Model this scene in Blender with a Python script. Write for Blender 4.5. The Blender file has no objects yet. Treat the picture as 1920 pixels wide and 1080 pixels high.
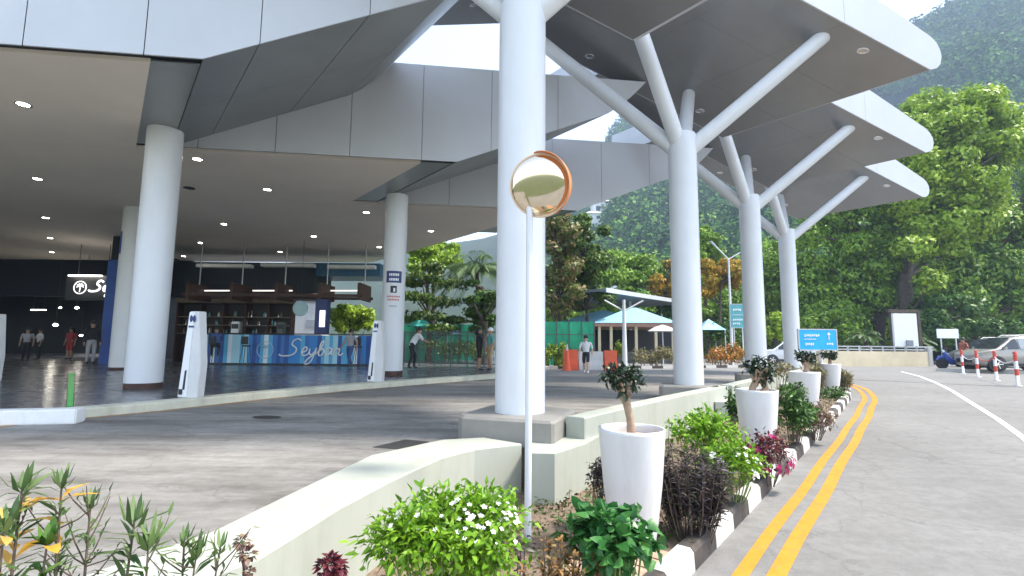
import bpy, bmesh, math, random
import numpy as np
from mathutils import Vector, Matrix
random.seed(7); rng = np.random.default_rng(11)
sc = bpy.context.scene
COL = sc.collection
rad = math.radians
# ------------------------------------------------------------------ camera model
FPX, PITCH, ROLL, CH = 937.455, rad(6.354), rad(-0.524), 1.45
cam_d = bpy.data.cameras.new('camera'); cam = bpy.data.objects.new('camera', cam_d); COL.objects.link(cam)
cam_d.sensor_width = 36; cam_d.lens = 36 * FPX / 1920; cam_d.clip_end = 6000; cam_d.clip_start = 0.05
cam.matrix_world = Matrix.Translation((0, 0, CH)) @ Matrix.Rotation(math.pi / 2 + PITCH, 4, 'X') @ Matrix.Rotation(-ROLL, 4, 'Z')
sc.camera = cam
def ray(px, py):
    u = px - 960; v = 540 - py; c, s = math.cos(ROLL), math.sin(ROLL)
    uu = u * c + v * s; vv = -u * s + v * c
    x, y = uu / FPX, vv / FPX
    return Vector((x, math.cos(PITCH) - y * math.sin(PITCH), math.sin(PITCH) + y * math.cos(PITCH)))
def at(px, py, z=0.0):            # point of a horizontal plane at height z
    d = ray(px, py); return d * ((z - CH) / d.z) + Vector((0, 0, CH))
def W(px, py, Y):                 # point at forward distance Y
    d = ray(px, py); return d * (Y / d.y) + Vector((0, 0, CH))
def ground(px, Y, z=0.0):         # point at forward distance Y and height z, in column px
    p = W(px, 648, Y); return Vector((p.x, Y, z))
def azv(a): return Vector((math.sin(rad(a)), math.cos(rad(a)), 0))
R_ = azv(38.739); P_ = Vector((R_.y, -R_.x, 0)); B_ = azv(-39.037); F_ = azv(82.766); UP = Vector((0, 0, 1))
SR = R_ * 7.5
C1 = Vector((.14, 7.94, 0)); C0 = Vector((-6.513, 9.883, 5.875 + CH)); T0 = Vector((11.396, 12.919, 7.554 + CH))
def tu(t, u, z=0): v = R_ * t + P_ * u; return Vector((v.x, v.y, z))
def FB(o, f, b, z=0): return o + F_ * f + B_ * b + UP * z
# ------------------------------------------------------------------ materials
def new_mat(name):
    m = bpy.data.materials.new(name); m.use_nodes = True
    nt = m.node_tree; b = nt.nodes['Principled BSDF']; return m, nt, b
def ramp(nt, stops):
    r = nt.nodes.new('ShaderNodeValToRGB'); e = r.color_ramp.elements
    while len(e) < len(stops): e.new(0.5)
    for el, (p, c) in zip(e, stops): el.position = p; el.color = (*c, 1)
    return r
def tex_coord(nt, scale=(1, 1, 1), rotz=0, obj=True):
    g = nt.nodes.new('ShaderNodeNewGeometry'); mp = nt.nodes.new('ShaderNodeMapping')
    mp.inputs['Scale'].default_value = scale; mp.inputs['Rotation'].default_value = (0, 0, rotz)
    nt.links.new(g.outputs['Position'], mp.inputs['Vector']); return mp
def noise(nt, vec, scale, detail=4, rough=.6):
    n = nt.nodes.new('ShaderNodeTexNoise'); n.inputs['Scale'].default_value = scale
    n.inputs['Detail'].default_value = detail; n.inputs['Roughness'].default_value = rough
    nt.links.new(vec.outputs[0], n.inputs['Vector']); return n
def mixc(nt, fac, a, b, mode='MIX'):
    m = nt.nodes.new('ShaderNodeMix'); m.data_type = 'RGBA'; m.blend_type = mode
    if isinstance(fac, float): m.inputs[0].default_value = fac
    else: nt.links.new(fac, m.inputs[0])
    for i, v in ((6, a), (7, b)):
        if isinstance(v, tuple): m.inputs[i].default_value = (*v, 1)
        else: nt.links.new(v, m.inputs[i])
    return m.outputs[2]
def bump(nt, b, h, strength, dist=.02):
    bp = nt.nodes.new('ShaderNodeBump'); bp.inputs['Strength'].default_value = strength; bp.inputs['Distance'].default_value = dist
    nt.links.new(h, bp.inputs['Height']); nt.links.new(bp.outputs[0], b.inputs['Normal'])
def plain(name, col, rough=.5, metal=0, var=.08, vscale=3.0, emit=None, estr=1, bmp=0, spec=None, dirt=None):
    m, nt, b = new_mat(name)
    mp = tex_coord(nt); n = noise(nt, mp, vscale, 5, .65)
    lo = tuple(c * (1 - var) for c in col); hi = tuple(min(1, c * (1 + var)) for c in col)
    r = ramp(nt, [(.3, lo), (.7, hi)]); nt.links.new(n.outputs[0], r.inputs[0]); out = r.outputs[0]
    if dirt:
        n2 = noise(nt, tex_coord(nt, (1, 1, .25)), dirt[1], 6, .7)
        r2 = ramp(nt, [(.5, (0, 0, 0)), (.75, (1, 1, 1))]); nt.links.new(n2.outputs[0], r2.inputs[0])
        mu = nt.nodes.new('ShaderNodeMath'); mu.operation = 'MULTIPLY'; mu.inputs[1].default_value = dirt[2]
        nt.links.new(r2.outputs[0], mu.inputs[0]); out = mixc(nt, mu.outputs[0], out, dirt[0])
    nt.links.new(out, b.inputs['Base Color'])
    b.inputs['Roughness'].default_value = rough; b.inputs['Metallic'].default_value = metal
    if spec is not None: b.inputs['Specular IOR Level'].default_value = spec
    if emit: b.inputs['Emission Color'].default_value = (*emit, 1); b.inputs['Emission Strength'].default_value = estr
    if bmp: bump(nt, b, n.outputs[0], bmp)
    return m
def asphalt(name, lo, hi, ang, streak, stain, patch=.35):
    m, nt, b = new_mat(name)
    mp = tex_coord(nt); n1 = noise(nt, mp, .35, 6, .6); n2 = noise(nt, mp, 90, 3, .7)
    mp2 = tex_coord(nt, (streak, 1, 1), ang); n3 = noise(nt, mp2, 1.7, 8, .72)
    n4 = noise(nt, mp, 7, 5, .7)
    r1 = ramp(nt, [(.3, lo), (.72, hi)]); nt.links.new(n1.outputs[0], r1.inputs[0])
    r3 = ramp(nt, [(.36, stain), (.60, (1, 1, 1))]); nt.links.new(n3.outputs[0], r3.inputs[0])
    c = mixc(nt, patch, r1.outputs[0], r3.outputs[0], 'MULTIPLY')
    r4 = ramp(nt, [(.38, (.80, .80, .79)), (.62, (1.04, 1.04, 1.04))]); nt.links.new(n4.outputs[0], r4.inputs[0]); c = mixc(nt, .7, c, r4.outputs[0], 'MULTIPLY')
    r2 = ramp(nt, [(.35, (.66, .66, .66)), (.65, (1.0, 1.0, 1.0))]); nt.links.new(n2.outputs[0], r2.inputs[0])
    c = mixc(nt, .55, c, r2.outputs[0], 'MULTIPLY')
    v = nt.nodes.new('ShaderNodeTexVoronoi'); v.feature = 'DISTANCE_TO_EDGE'; v.inputs['Scale'].default_value = .45
    nw = noise(nt, mp, 1.6, 4, .6); wm = nt.nodes.new('ShaderNodeVectorMath'); wm.operation = 'MULTIPLY_ADD'
    wm.inputs[1].default_value = (1.3, 1.3, 0); nt.links.new(nw.outputs['Color'], wm.inputs[0]); nt.links.new(mp.outputs[0], wm.inputs[2])
    nt.links.new(wm.outputs[0], v.inputs['Vector'])
    rc = ramp(nt, [(.0, (.55, .55, .55)), (.012, (1, 1, 1))]); nt.links.new(v.outputs['Distance'], rc.inputs[0])
    c = mixc(nt, .45, c, rc.outputs[0], 'MULTIPLY')
    nt.links.new(c, b.inputs['Base Color']); b.inputs['Roughness'].default_value = .85
    bump(nt, b, n2.outputs[0], .35, .006); return m
def leafmat(name, stops, rough=.45, trans=.25, patchscale=.5, patch=.45, dark=(.35, .4, .35), spec=.35):
    m, nt, b = new_mat(name)
    g = nt.nodes.new('ShaderNodeNewGeometry')
    r = ramp(nt, stops); nt.links.new(g.outputs['Random Per Island'], r.inputs[0])
    n = noise(nt, tex_coord(nt), patchscale, 3, .6)
    r2 = ramp(nt, [(.35, dark), (.62, (1, 1, 1))]); nt.links.new(n.outputs[0], r2.inputs[0])
    c = mixc(nt, patch, r.outputs[0], r2.outputs[0], 'MULTIPLY')
    nt.links.new(c, b.inputs['Base Color']); b.inputs['Roughness'].default_value = rough
    b.inputs['Specular IOR Level'].default_value = spec
    if trans:
        t = nt.nodes.new('ShaderNodeBsdfTranslucent'); nt.links.new(c, t.inputs['Color'])
        mx = nt.nodes.new('ShaderNodeMixShader'); mx.inputs[0].default_value = trans
        nt.links.new(b.outputs[0], mx.inputs[1]); nt.links.new(t.outputs[0], mx.inputs[2])
        nt.links.new(mx.outputs[0], nt.nodes['Material Output'].inputs['Surface'])
    return m
M = {}
M['white_paint'] = plain('white_paint', (.68, .695, .71), .38, var=.025, vscale=1.3, dirt=((.50, .51, .50), 1.4, .35))
M['white_panel'] = plain('white_panel', (.55, .56, .58), .32, .05, var=.035, vscale=.7, dirt=((.5, .51, .53), .9, .25))
M['soffit_metal'] = plain('soffit_metal', (.285, .29, .295), .34, .55, var=.09, vscale=.5)
M['wing_metal'] = plain('wing_metal', (.33, .345, .345), .36, .5, var=.12, vscale=.45)
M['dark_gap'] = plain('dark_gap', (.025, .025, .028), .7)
M['ceiling_board'] = plain('ceiling_board', (.86, .77, .67), .8, var=.05, vscale=.3)
M['concrete'] = plain('concrete', (.27, .255, .225), .85, var=.14, vscale=2.2, bmp=.25, dirt=((.25, .235, .2), 2.5, .5))
M['plaster_wall'] = plain('plaster_wall', (.40, .415, .35), .75, var=.05, vscale=1.1, bmp=.08, dirt=((.22, .225, .17), 1.7, .42))
M['kerb_stone'] = plain('kerb_stone', (.60, .585, .46), .85, var=.12, vscale=2.2, dirt=((.28, .26, .2), 1.6, .6))
M['kerb_white'] = plain('kerb_white', (.52, .51, .475), .7, var=.08, vscale=5, dirt=((.35, .33, .28), 5, .6))
M['kerb_black'] = plain('kerb_black', (.045, .038, .034), .75, var=.3, vscale=5, dirt=((.15, .105, .07), 6, .5))
M['line_yellow'] = plain('line_yellow', (.60, .235, .012), .7, var=.12, vscale=7, dirt=((.27, .19, .10), 9, .75))
M['line_white'] = plain('line_white', (.80, .80, .78), .7, var=.08, vscale=6, dirt=((.4, .4, .38), 6, .5))
M['planter_white'] = plain('planter_white', (.64, .64, .635), .38, var=.03, vscale=2, dirt=((.42, .40, .36), 2.6, .45))
M['soil'] = plain('soil', (.20, .145, .10), .95, var=.4, vscale=14, bmp=.8)
M['paver'] = plain('paver', (.42, .29, .20), .9, var=.3, vscale=9, bmp=.4)
M['bark_dark'] = plain('bark_dark', (.085, .065, .05), .9, var=.4, vscale=5, bmp=.5)
M['bark_tan'] = plain('bark_tan', (.36, .26, .18), .85, var=.25, vscale=14, bmp=.4)
M['stem_brown'] = plain('stem_brown', (.12, .085, .065), .8, var=.3, vscale=20)
M['stem_green'] = plain('stem_green', (.16, .22, .07), .7, var=.3, vscale=20)
M['orange'] = plain('orange', (.74, .27, .10), .45, var=.06)
M['orange_rim'] = plain('orange_rim', (.80, .62, .44), .4, var=.04)
M['red'] = plain('red', (.62, .07, .04), .5, var=.08)
M['orange_plastic'] = plain('orange_plastic', (.82, .13, .05), .5, var=.08)
M['white_plastic'] = plain('white_plastic', (.66, .66, .65), .45, var=.04, dirt=((.5, .48, .45), 3, .4))
M['black'] = plain('black', (.02, .02, .022), .5, var=.2)
M['rubber'] = plain('rubber', (.025, .025, .025), .85, var=.2)
M['steel'] = plain('steel', (.45, .46, .47), .4, .7, var=.1)
M['dark_steel'] = plain('dark_steel', (.10, .11, .11), .5, .3, var=.15)
M['chrome'] = plain('chrome', (.7, .7, .71), .2, .9, var=.03)
M['glass_dark'] = plain('glass_dark', (.03, .035, .04), .06, 0, var=.05, spec=.8)
M['glass_light'] = plain('glass_light', (.30, .33, .33), .08, .2, var=.1, spec=.8)
M['silver_paint'] = plain('silver_paint', (.33, .315, .29), .28, .45, var=.03)
M['white_car_paint'] = plain('white_car_paint', (.78, .79, .80), .25, var=.02)
M['grey_paint'] = plain('grey_paint', (.12, .13, .14), .28, .4, var=.04)
M['blue_paint'] = plain('blue_paint', (.03, .07, .30), .3, .2, var=.1)
M['lamp_lens'] = plain('lamp_lens', (.9, .88, .8), .3, emit=(1, .93, .8), estr=14)
M['lamp_soft'] = plain('lamp_soft', (.9, .88, .8), .3, emit=(1, .93, .85), estr=3)
M['tube_glow'] = plain('tube_glow', (.75, .68, .62), .4, emit=(1, .9, .82), estr=.35)
M['sign_glow'] = plain('sign_glow', (.9, .9, .9), .4, emit=(1, 1, 1), estr=.5)
M['reflection_green'] = plain('reflection_green', (.01, .36, .06), .35, emit=(.01, .7, .08), estr=.04)  # green light reflected in the floor, put into colour and emission
M['blue_panel'] = plain('blue_panel', (.02, .075, .33), .5, var=.1)
M['sign_blue'] = plain('sign_blue', (.01, .42, .78), .45, var=.05)
M['sign_teal'] = plain('sign_teal', (.10, .38, .42), .5, var=.08)
M['navy'] = plain('navy', (.02, .035, .15), .45, var=.08)
M['sign_white'] = plain('sign_white', (.82, .83, .84), .5, var=.02)
M['text_red'] = plain('text_red', (.55, .12, .08), .6)
M['text_grey'] = plain('text_grey', (.35, .36, .4), .6)
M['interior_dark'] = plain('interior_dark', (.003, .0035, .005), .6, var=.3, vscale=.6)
M['timber_red'] = plain('timber_red', (.065, .028, .018), .6, var=.3, vscale=4)
M['timber_tan'] = plain('timber_tan', (.22, .165, .11), .6, var=.2, vscale=4)
M['teal'] = plain('teal', (.02, .27, .33), .5, var=.15)
M['deep_blue_roof'] = plain('deep_blue_roof', (.02, .10, .19), .45, var=.2)
M['bottle_glass'] = plain('bottle_glass', (.22, .17, .10), .15, var=.6, vscale=9)
M['skin'] = plain('skin', (.36, .21, .14), .55, var=.05)
M['skin_pale'] = plain('skin_pale', (.58, .38, .29), .55, var=.05)
M['hair'] = plain('hair', (.018, .014, .012), .55, var=.2)
for nm, c in dict(cloth_white=(.72, .73, .75), cloth_black=(.02, .02, .024), cloth_grey=(.34, .34, .36), cloth_rust=(.30, .09, .05), cloth_blue=(.05, .10, .25), cloth_khaki=(.42, .30, .16), cloth_teal=(.10, .32, .30), cloth_red=(.35, .05, .06)).items():
    M[nm] = plain(nm, c, .85, var=.1, vscale=6)
def mesh_net(name, col):
    m, nt, b = new_mat(name)
    mp = tex_coord(nt, (1, 1, .35)); n = noise(nt, mp, 1.4, 5, .6)
    r = ramp(nt, [(.3, tuple(c * .55 for c in col)), (.7, tuple(min(1, c * 1.4) for c in col))]); nt.links.new(n.outputs[0], r.inputs[0])
    nt.links.new(r.outputs[0], b.inputs['Base Color']); b.inputs['Roughness'].default_value = .7; return m
M['green_net'] = mesh_net('green_net', (.02, .36, .20))
M['blue_tiles'] = plain('blue_tiles', (.24, .50, .62), .6, var=.12, vscale=2.2)
M['soffit_brown'] = plain('soffit_brown', (.34, .20, .15), .8, var=.1)
M['grey_roof'] = plain('grey_roof', (.22, .245, .28), .6, var=.1)
M['beige_wall'] = plain('beige_wall', (.60, .52, .36), .85, var=.12, vscale=.7, dirt=((.42, .38, .3), .8, .5))
M['house_white'] = plain('house_white', (.75, .75, .72), .7)
M['house_roof'] = plain('house_roof', (.45, .22, .15), .7)
def stripes():
    m, nt, b = new_mat('counter_stripes')
    tc = nt.nodes.new('ShaderNodeTexCoord'); mp = nt.nodes.new('ShaderNodeMapping'); mp.inputs['Scale'].default_value = (2.05, .0, .02)
    nt.links.new(tc.outputs['Object'], mp.inputs['Vector'])
    w = nt.nodes.new('ShaderNodeTexWhiteNoise'); w.noise_dimensions = '1D'
    sx = nt.nodes.new('ShaderNodeSeparateXYZ'); nt.links.new(mp.outputs[0], sx.inputs[0])
    fl = nt.nodes.new('ShaderNodeMath'); fl.operation = 'FLOOR'; mu = nt.nodes.new('ShaderNodeMath'); mu.operation = 'MULTIPLY'; mu.inputs[1].default_value = 2.2
    nz = noise(nt, mp, 1.3, 2); ad = nt.nodes.new('ShaderNodeMath'); ad.operation = 'ADD'
    nt.links.new(sx.outputs[0], mu.inputs[0]); nt.links.new(mu.outputs[0], ad.inputs[0]); nt.links.new(nz.outputs[0], ad.inputs[1])
    nt.links.new(ad.outputs[0], fl.inputs[0]); nt.links.new(fl.outputs[0], w.inputs['W'])
    r = ramp(nt, [(0, (.02, .09, .34)), (.2, (.03, .24, .62)), (.38, (.10, .44, .72)), (.55, (.40, .70, .82)), (.72, (.04, .17, .50)), (.86, (.75, .85, .9))]); r.color_ramp.interpolation = 'CONSTANT'
    nt.links.new(w.outputs['Value'], r.inputs[0]); nt.links.new(r.outputs[0], b.inputs['Base Color']); b.inputs['Roughness'].default_value = .5
    return m
M['counter_stripes'] = stripes()
def floor_tiles():
    m, nt, b = new_mat('floor_tiles')
    mp = tex_coord(nt, (1, 1, 1), rad(38.7)); br = nt.nodes.new('ShaderNodeTexBrick')
    br.inputs['Scale'].default_value = 1.0; br.inputs['Mortar Size'].default_value = .006; br.offset = 0
    br.inputs['Color1'].default_value = (.13, .135, .145, 1); br.inputs['Color2'].default_value = (.13, .135, .145, 1); br.inputs['Mortar'].default_value = (.05, .05, .05, 1)
    br.inputs['Brick Width'].default_value = .8; br.inputs['Row Height'].default_value = .8
    nt.links.new(mp.outputs[0], br.inputs['Vector']); nt.links.new(br.outputs[0], b.inputs['Base Color'])
    n = noise(nt, tex_coord(nt), 1.5, 5); rr = ramp(nt, [(.3, (.16, .16, .16)), (.7, (.32, .32, .32))]); nt.links.new(n.outputs[0], rr.inputs[0])
    nt.links.new(rr.outputs[0], b.inputs['Roughness']); return m
M['floor_tiles'] = floor_tiles()
M['asphalt_left'] = asphalt('asphalt_left', (.25, .237, .215), (.39, .372, .34), rad(44), .22, (.30, .28, .26), .75)
M['asphalt_right'] = asphalt('asphalt_right', (.21, .203, .19), (.275, .266, .25), rad(45), .3, (.66, .65, .64), .4)
M['earth'] = plain('earth', (.07, .09, .03), .95, var=.3, vscale=.5)
M['hill_ground'] = plain('hill_ground', (.018, .035, .012), .95, var=.4, vscale=.05)
L = {}
L['tree'] = leafmat('leaf_tree', [(0, (.10, .21, .02)), (.5, (.21, .37, .034)), (.85, (.33, .50, .05)), (1, (.44, .58, .10))], patchscale=.22, patch=.45)
L['tree_light'] = leafmat('leaf_tree_light', [(0, (.16, .27, .015)), (.5, (.31, .47, .028)), (1, (.48, .62, .07))], patchscale=.3, patch=.35)
L['tree_dark'] = leafmat('leaf_tree_dark', [(0, (.035, .09, .016)), (.6, (.085, .19, .03)), (1, (.18, .31, .055))], patchscale=.4, patch=.5)
L['tiered'] = leafmat('leaf_tiered', [(0, (.04, .085, .014)), (.6, (.10, .19, .025)), (.9, (.19, .29, .05)), (1, (.26, .18, .06))], patchscale=.7)
L['brown_mix'] = leafmat('leaf_brown_mix', [(0, (.08, .11, .02)), (.45, (.15, .24, .04)), (.7, (.26, .20, .08)), (1, (.42, .26, .14))], patchscale=.6)
L['palm'] = leafmat('leaf_palm', [(0, (.05, .10, .03)), (.6, (.11, .19, .05)), (1, (.24, .33, .14))], patch=.2)
L['yellow'] = leafmat('leaf_yellow', [(0, (.20, .22, .02)), (.5, (.45, .30, .02)), (1, (.62, .30, .03))], patch=.2)
L['croton'] = leafmat('leaf_croton', [(0, (.12, .16, .02)), (.35, (.45, .25, .03)), (.7, (.55, .16, .04)), (1, (.62, .40, .12))], patch=.2)
L['lime'] = leafmat('leaf_lime', [(0, (.09, .21, .01)), (.5, (.17, .36, .015)), (1, (.30, .50, .04))], patchscale=3, patch=.25, trans=.3)
L['lime_hedge'] = leafmat('leaf_lime_hedge', [(0, (.10, .19, .012)), (.6, (.24, .36, .02)), (1, (.40, .46, .05))], patchscale=2, patch=.3)
L['white_flower'] = leafmat('petal_white', [(0, (.75, .75, .70)), (1, (.88, .88, .84))], patch=0.0, trans=.2)
L['magenta_flower'] = leafmat('petal_magenta', [(0, (.22, .01, .06)), (.6, (.42, .02, .12)), (1, (.60, .08, .25))], patch=0.0, trans=.2)
L['dark_red'] = leafmat('leaf_dark_red', [(0, (.05, .012, .018)), (.6, (.12, .02, .03)), (1, (.22, .05, .05))], patch=.1, trans=.1)
L['purple'] = leafmat('leaf_purple', [(0, (.022, .018, .018)), (.5, (.06, .042, .048)), (.8, (.12, .095, .10)), (1, (.10, .13, .05))], patch=.2, trans=.08, patchscale=3)
L['orange_brown'] = leafmat('leaf_orange_brown', [(0, (.10, .09, .03)), (.4, (.25, .15, .05)), (.8, (.38, .18, .06)), (1, (.30, .27, .12))], patch=.25, patchscale=4)
L['broad'] = leafmat('leaf_broad', [(0, (.025, .11, .025)), (.6, (.05, .19, .04)), (1, (.10, .28, .07))], patch=.2, patchscale=4, rough=.32)
L['dark_gloss'] = leafmat('leaf_dark_gloss', [(0, (.010, .022, .012)), (.6, (.022, .045, .022)), (1, (.05, .085, .04))], patch=.1, trans=.05, rough=.35)
L['narrow'] = leafmat('leaf_narrow', [(0, (.05, .10, .035)), (.6, (.12, .20, .06)), (1, (.25, .34, .13))], patch=.15, patchscale=4)
L['amber'] = leafmat('leaf_amber', [(0, (.50, .26, .03)), (.6, (.66, .36, .05)), (1, (.72, .48, .14))], patch=.1)
L['rusty'] = leafmat('leaf_rusty', [(0, (.16, .09, .07)), (.5, (.25, .15, .12)), (1, (.32, .28, .14))], patch=.2, patchscale=3)
L['green_mid'] = leafmat('leaf_green_mid', [(0, (.025, .075, .012)), (.6, (.06, .15, .025)), (1, (.13, .25, .05))], patch=.3, patchscale=3)
L['dry'] = leafmat('leaf_dry', [(0, (.12, .14, .04)), (.5, (.26, .23, .10)), (1, (.42, .34, .2))], patch=.3, patchscale=2)
L['forest'] = leafmat('leaf_forest', rough=.9, spec=.05, stops= [(0, (.03, .085, .018)), (.5, (.075, .18, .028)), (.85, (.15, .28, .04)), (1, (.24, .34, .07))], patchscale=.06, patch=.75, dark=(.22, .30, .28), trans=0)
# ------------------------------------------------------------------ mesh helpers
class MB:
    def __init__(s): s.v = []; s.f = []; s.m = []; s.sm = []
    def add(s, vs, fs, mi=0, sm=False):
        o = len(s.v); s.v += [tuple(v) for v in vs]
        for f in fs: s.f.append(tuple(i + o for i in f)); s.m.append(mi); s.sm.append(sm)
    def box(s, c, size, mi=0, ax=None):
        x, y, z = ax if ax else (Vector((1, 0, 0)), Vector((0, 1, 0)), UP)
        c = Vector(c); a, b, d = size[0] / 2, size[1] / 2, size[2] / 2
        vs = [c + x * (a * i) + y * (b * j) + z * (d * k) for k in (-1, 1) for j in (-1, 1) for i in (-1, 1)]
        s.add(vs, [(0, 2, 3, 1), (4, 5, 7, 6), (0, 1, 5, 4), (2, 6, 7, 3), (0, 4, 6, 2), (1, 3, 7, 5)], mi)
    def prism(s, poly, vec, mi=0):          # polygon of Vectors swept along vec
        n = len(poly); vec = Vector(vec); a = [Vector(p) for p in poly]
        s.add(a + [p + vec for p in a], [tuple(range(n - 1, -1, -1)), tuple(range(n, 2 * n))] + [(i, (i + 1) % n, (i + 1) % n + n, i + n) for i in range(n)], mi)
    def quad(s, a, b, c, d, mi=0): s.add([a, b, c, d], [(0, 1, 2, 3)], mi)
    def tube(s, pts, rr, n=12, mi=0, caps=True, sm=True):
        pts = [Vector(p) for p in pts]; k = len(pts)
        if isinstance(rr, (int, float)): rr = [rr] * k
        vs = []; ref = None
        for i, p in enumerate(pts):
            d = (pts[min(i + 1, k - 1)] - pts[max(i - 1, 0)]).normalized()
            if ref is None:
                ref = d.orthogonal().normalized()
            ref = (ref - d * ref.dot(d)); ref = ref.normalized() if ref.length > 1e-6 else d.orthogonal().normalized()
            b = d.cross(ref)
            vs += [p + ref * (rr[i] * math.cos(2 * math.pi * j / n)) + b * (rr[i] * math.sin(2 * math.pi * j / n)) for j in range(n)]
        fs = [(i * n + j, i * n + (j + 1) % n, (i + 1) * n + (j + 1) % n, (i + 1) * n + j) for i in range(k - 1) for j in range(n)]
        s.add(vs, fs, mi, sm)
        if caps: s.add(vs[:n], [tuple(range(n - 1, -1, -1))], mi); s.add(vs[-n:], [tuple(range(n))], mi)
    def lathe(s, o, prof, n=32, mi=0, ax=None, sm=True):   # prof: (r, h)
        o = Vector(o); x, y, z = ax if ax else (Vector((1, 0, 0)), Vector((0, 1, 0)), UP)
        vs = []
        for r, h in prof: vs += [o + x * (r * math.cos(2 * math.pi * j / n)) + y * (r * math.sin(2 * math.pi * j / n)) + z * h for j in range(n)]
        s.add(vs, [(i * n + j, i * n + (j + 1) % n, (i + 1) * n + (j + 1) % n, (i + 1) * n + j) for i in range(len(prof) - 1) for j in range(n)], mi, sm)
        for i, rev in ((0, True), (len(prof) - 1, False)):
            if prof[i][0] > 1e-4:
                r = list(range(i * n, i * n + n)); s.add([vs[q] for q in r], [tuple(range(n - 1, -1, -1)) if rev else tuple(range(n))], mi)
    def leaf(s, p, d, nrm, ln, wd, mi=0, droop=.2):        # 6-point folded leaf
        d = Vector(d).normalized(); nrm = Vector(nrm); sd = d.cross(nrm)
        if sd.length < 1e-4: sd = d.orthogonal()
        sd.normalize(); nn = sd.cross(d)
        p = Vector(p); a = p + d * (ln * .38) + nn * (ln * .05); t = p + d * ln - nn * (droop * ln)
        b = p + d * (ln * .72) - nn * (droop * ln * .35)
        s.add([p, a + sd * (wd * .5) + nn * wd * .12, a, a - sd * (wd * .5) + nn * wd * .12, t, b + sd * (wd * .34), b - sd * (wd * .34)],
              [(0, 1, 2), (0, 2, 3), (1, 5, 4, 2), (2, 4, 6, 3)], mi, True)
    def build(s, name, mats, parent=None, loc=None, auto=None):
        me = bpy.data.meshes.new(name); me.from_pydata(s.v, [], s.f)
        mats = mats if isinstance(mats, (list, tuple)) else [mats]
        for m in mats: me.materials.append(m)
        me.polygons.foreach_set('material_index', s.m); me.polygons.foreach_set('use_smooth', s.sm); me.update()
        o = bpy.data.objects.new(name, me); COL.objects.link(o)
        if parent: o.parent = parent
        if loc is not None: o.location = loc
        return o
def quads_mesh(name, V, mats, mi=None, parent=None):       # V: (n,4,3) array of separate quads
    n = len(V); me = bpy.data.meshes.new(name)
    me.vertices.add(4 * n); me.vertices.foreach_set('co', V.reshape(-1).astype(np.float32))
    me.loops.add(4 * n); me.loops.foreach_set('vertex_index', np.arange(4 * n, dtype=np.int32))
    me.polygons.add(n); me.polygons.foreach_set('loop_start', np.arange(0, 4 * n, 4, dtype=np.int32))
    try: me.polygons.foreach_set('loop_total', np.full(n, 4, dtype=np.int32))
    except Exception: pass
    for m in (mats if isinstance(mats, (list, tuple)) else [mats]): me.materials.append(m)
    if mi is not None: me.polygons.foreach_set('material_index', np.asarray(mi, dtype=np.int32))
    me.update(calc_edges=True)
    o = bpy.data.objects.new(name, me); COL.objects.link(o)
    if parent: o.parent = parent
    return o
def leaf_quads(P, D, N, ln, wd, bend=.12):                   # arrays -> rhombic leaves
    D = D / np.linalg.norm(D, axis=1, keepdims=True); S = np.cross(D, N); S /= (np.linalg.norm(S, axis=1, keepdims=True) + 1e-9); NN = np.cross(S, D)
    ln = np.asarray(ln).reshape(-1, 1); wd = np.asarray(wd).reshape(-1, 1)
    a = P - D * ln * .5; c = P + D * ln * .5 - NN * ln * bend; m = P - D * ln * .05 + NN * ln * bend * .6
    return np.stack([a, m + S * wd * .5, c, m - S * wd * .5], 1)
def cloud(clusters, size, up=.35, aspect=.55, shell=.5):    # clusters: (center, (rx,ry,rz), n)
    Q = []
    for c, r, n in clusters:
        n = int(n)
        if n < 1: continue
        d = rng.normal(size=(n, 3)); d /= np.linalg.norm(d, axis=1, keepdims=True)
        rr = (shell + (1 - shell) * rng.random(n)) ** .8
        wob = 1 + .22 * np.sin(d[:, :1] * 5 + c[0]) * np.cos(d[:, 1:2] * 4 + c[1]) + .15 * np.sin(d[:, 2:3] * 7 + c[2])
        P = np.array(c) + d * rr[:, None] * np.array(r) * wob
        N = d + np.array([0, 0, up]) + rng.normal(size=(n, 3)) * .55
        N /= np.linalg.norm(N, axis=1, keepdims=True)
        D = np.cross(N, rng.normal(size=(n, 3))) + np.array([0, 0, -.25])
        s = size * (.6 + .8 * rng.random(n)); Q.append(leaf_quads(P, D, N, s, s * aspect))
    return np.concatenate(Q)
def tag(o, label=None, cat=None, group=None, kind=None):
    if label: o['label'] = label
    if cat: o['category'] = cat
    if group: o['group'] = group
    if kind: o['kind'] = kind
    return o
def thing(name, label, cat, loc=(0, 0, 0), rz=0, group=None):
    o = bpy.data.objects.new(name, None); COL.objects.link(o); o.empty_display_size = .3
    o.location = loc; o.rotation_euler = (0, 0, rz); return tag(o, label, cat, group)
KIDS = {}
def copy_tree(o, parent=None):
    c = o.copy(); COL.objects.link(c)
    if parent: c.parent = parent
    for ch in [x for x in COL.objects if x.parent == o]: copy_tree(ch, c)
    return c
def struct(o): o['kind'] = 'structure'; return o
def bevel(o, w=.01, seg=2):
    bm = bmesh.new(); bm.from_mesh(o.data); bmesh.ops.remove_doubles(bm, verts=bm.verts, dist=1e-5)
    bmesh.ops.bevel(bm, geom=bm.edges, offset=w, segments=seg, affect='EDGES', clamp_overlap=True); bm.to_mesh(o.data); bm.free(); return o
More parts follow.
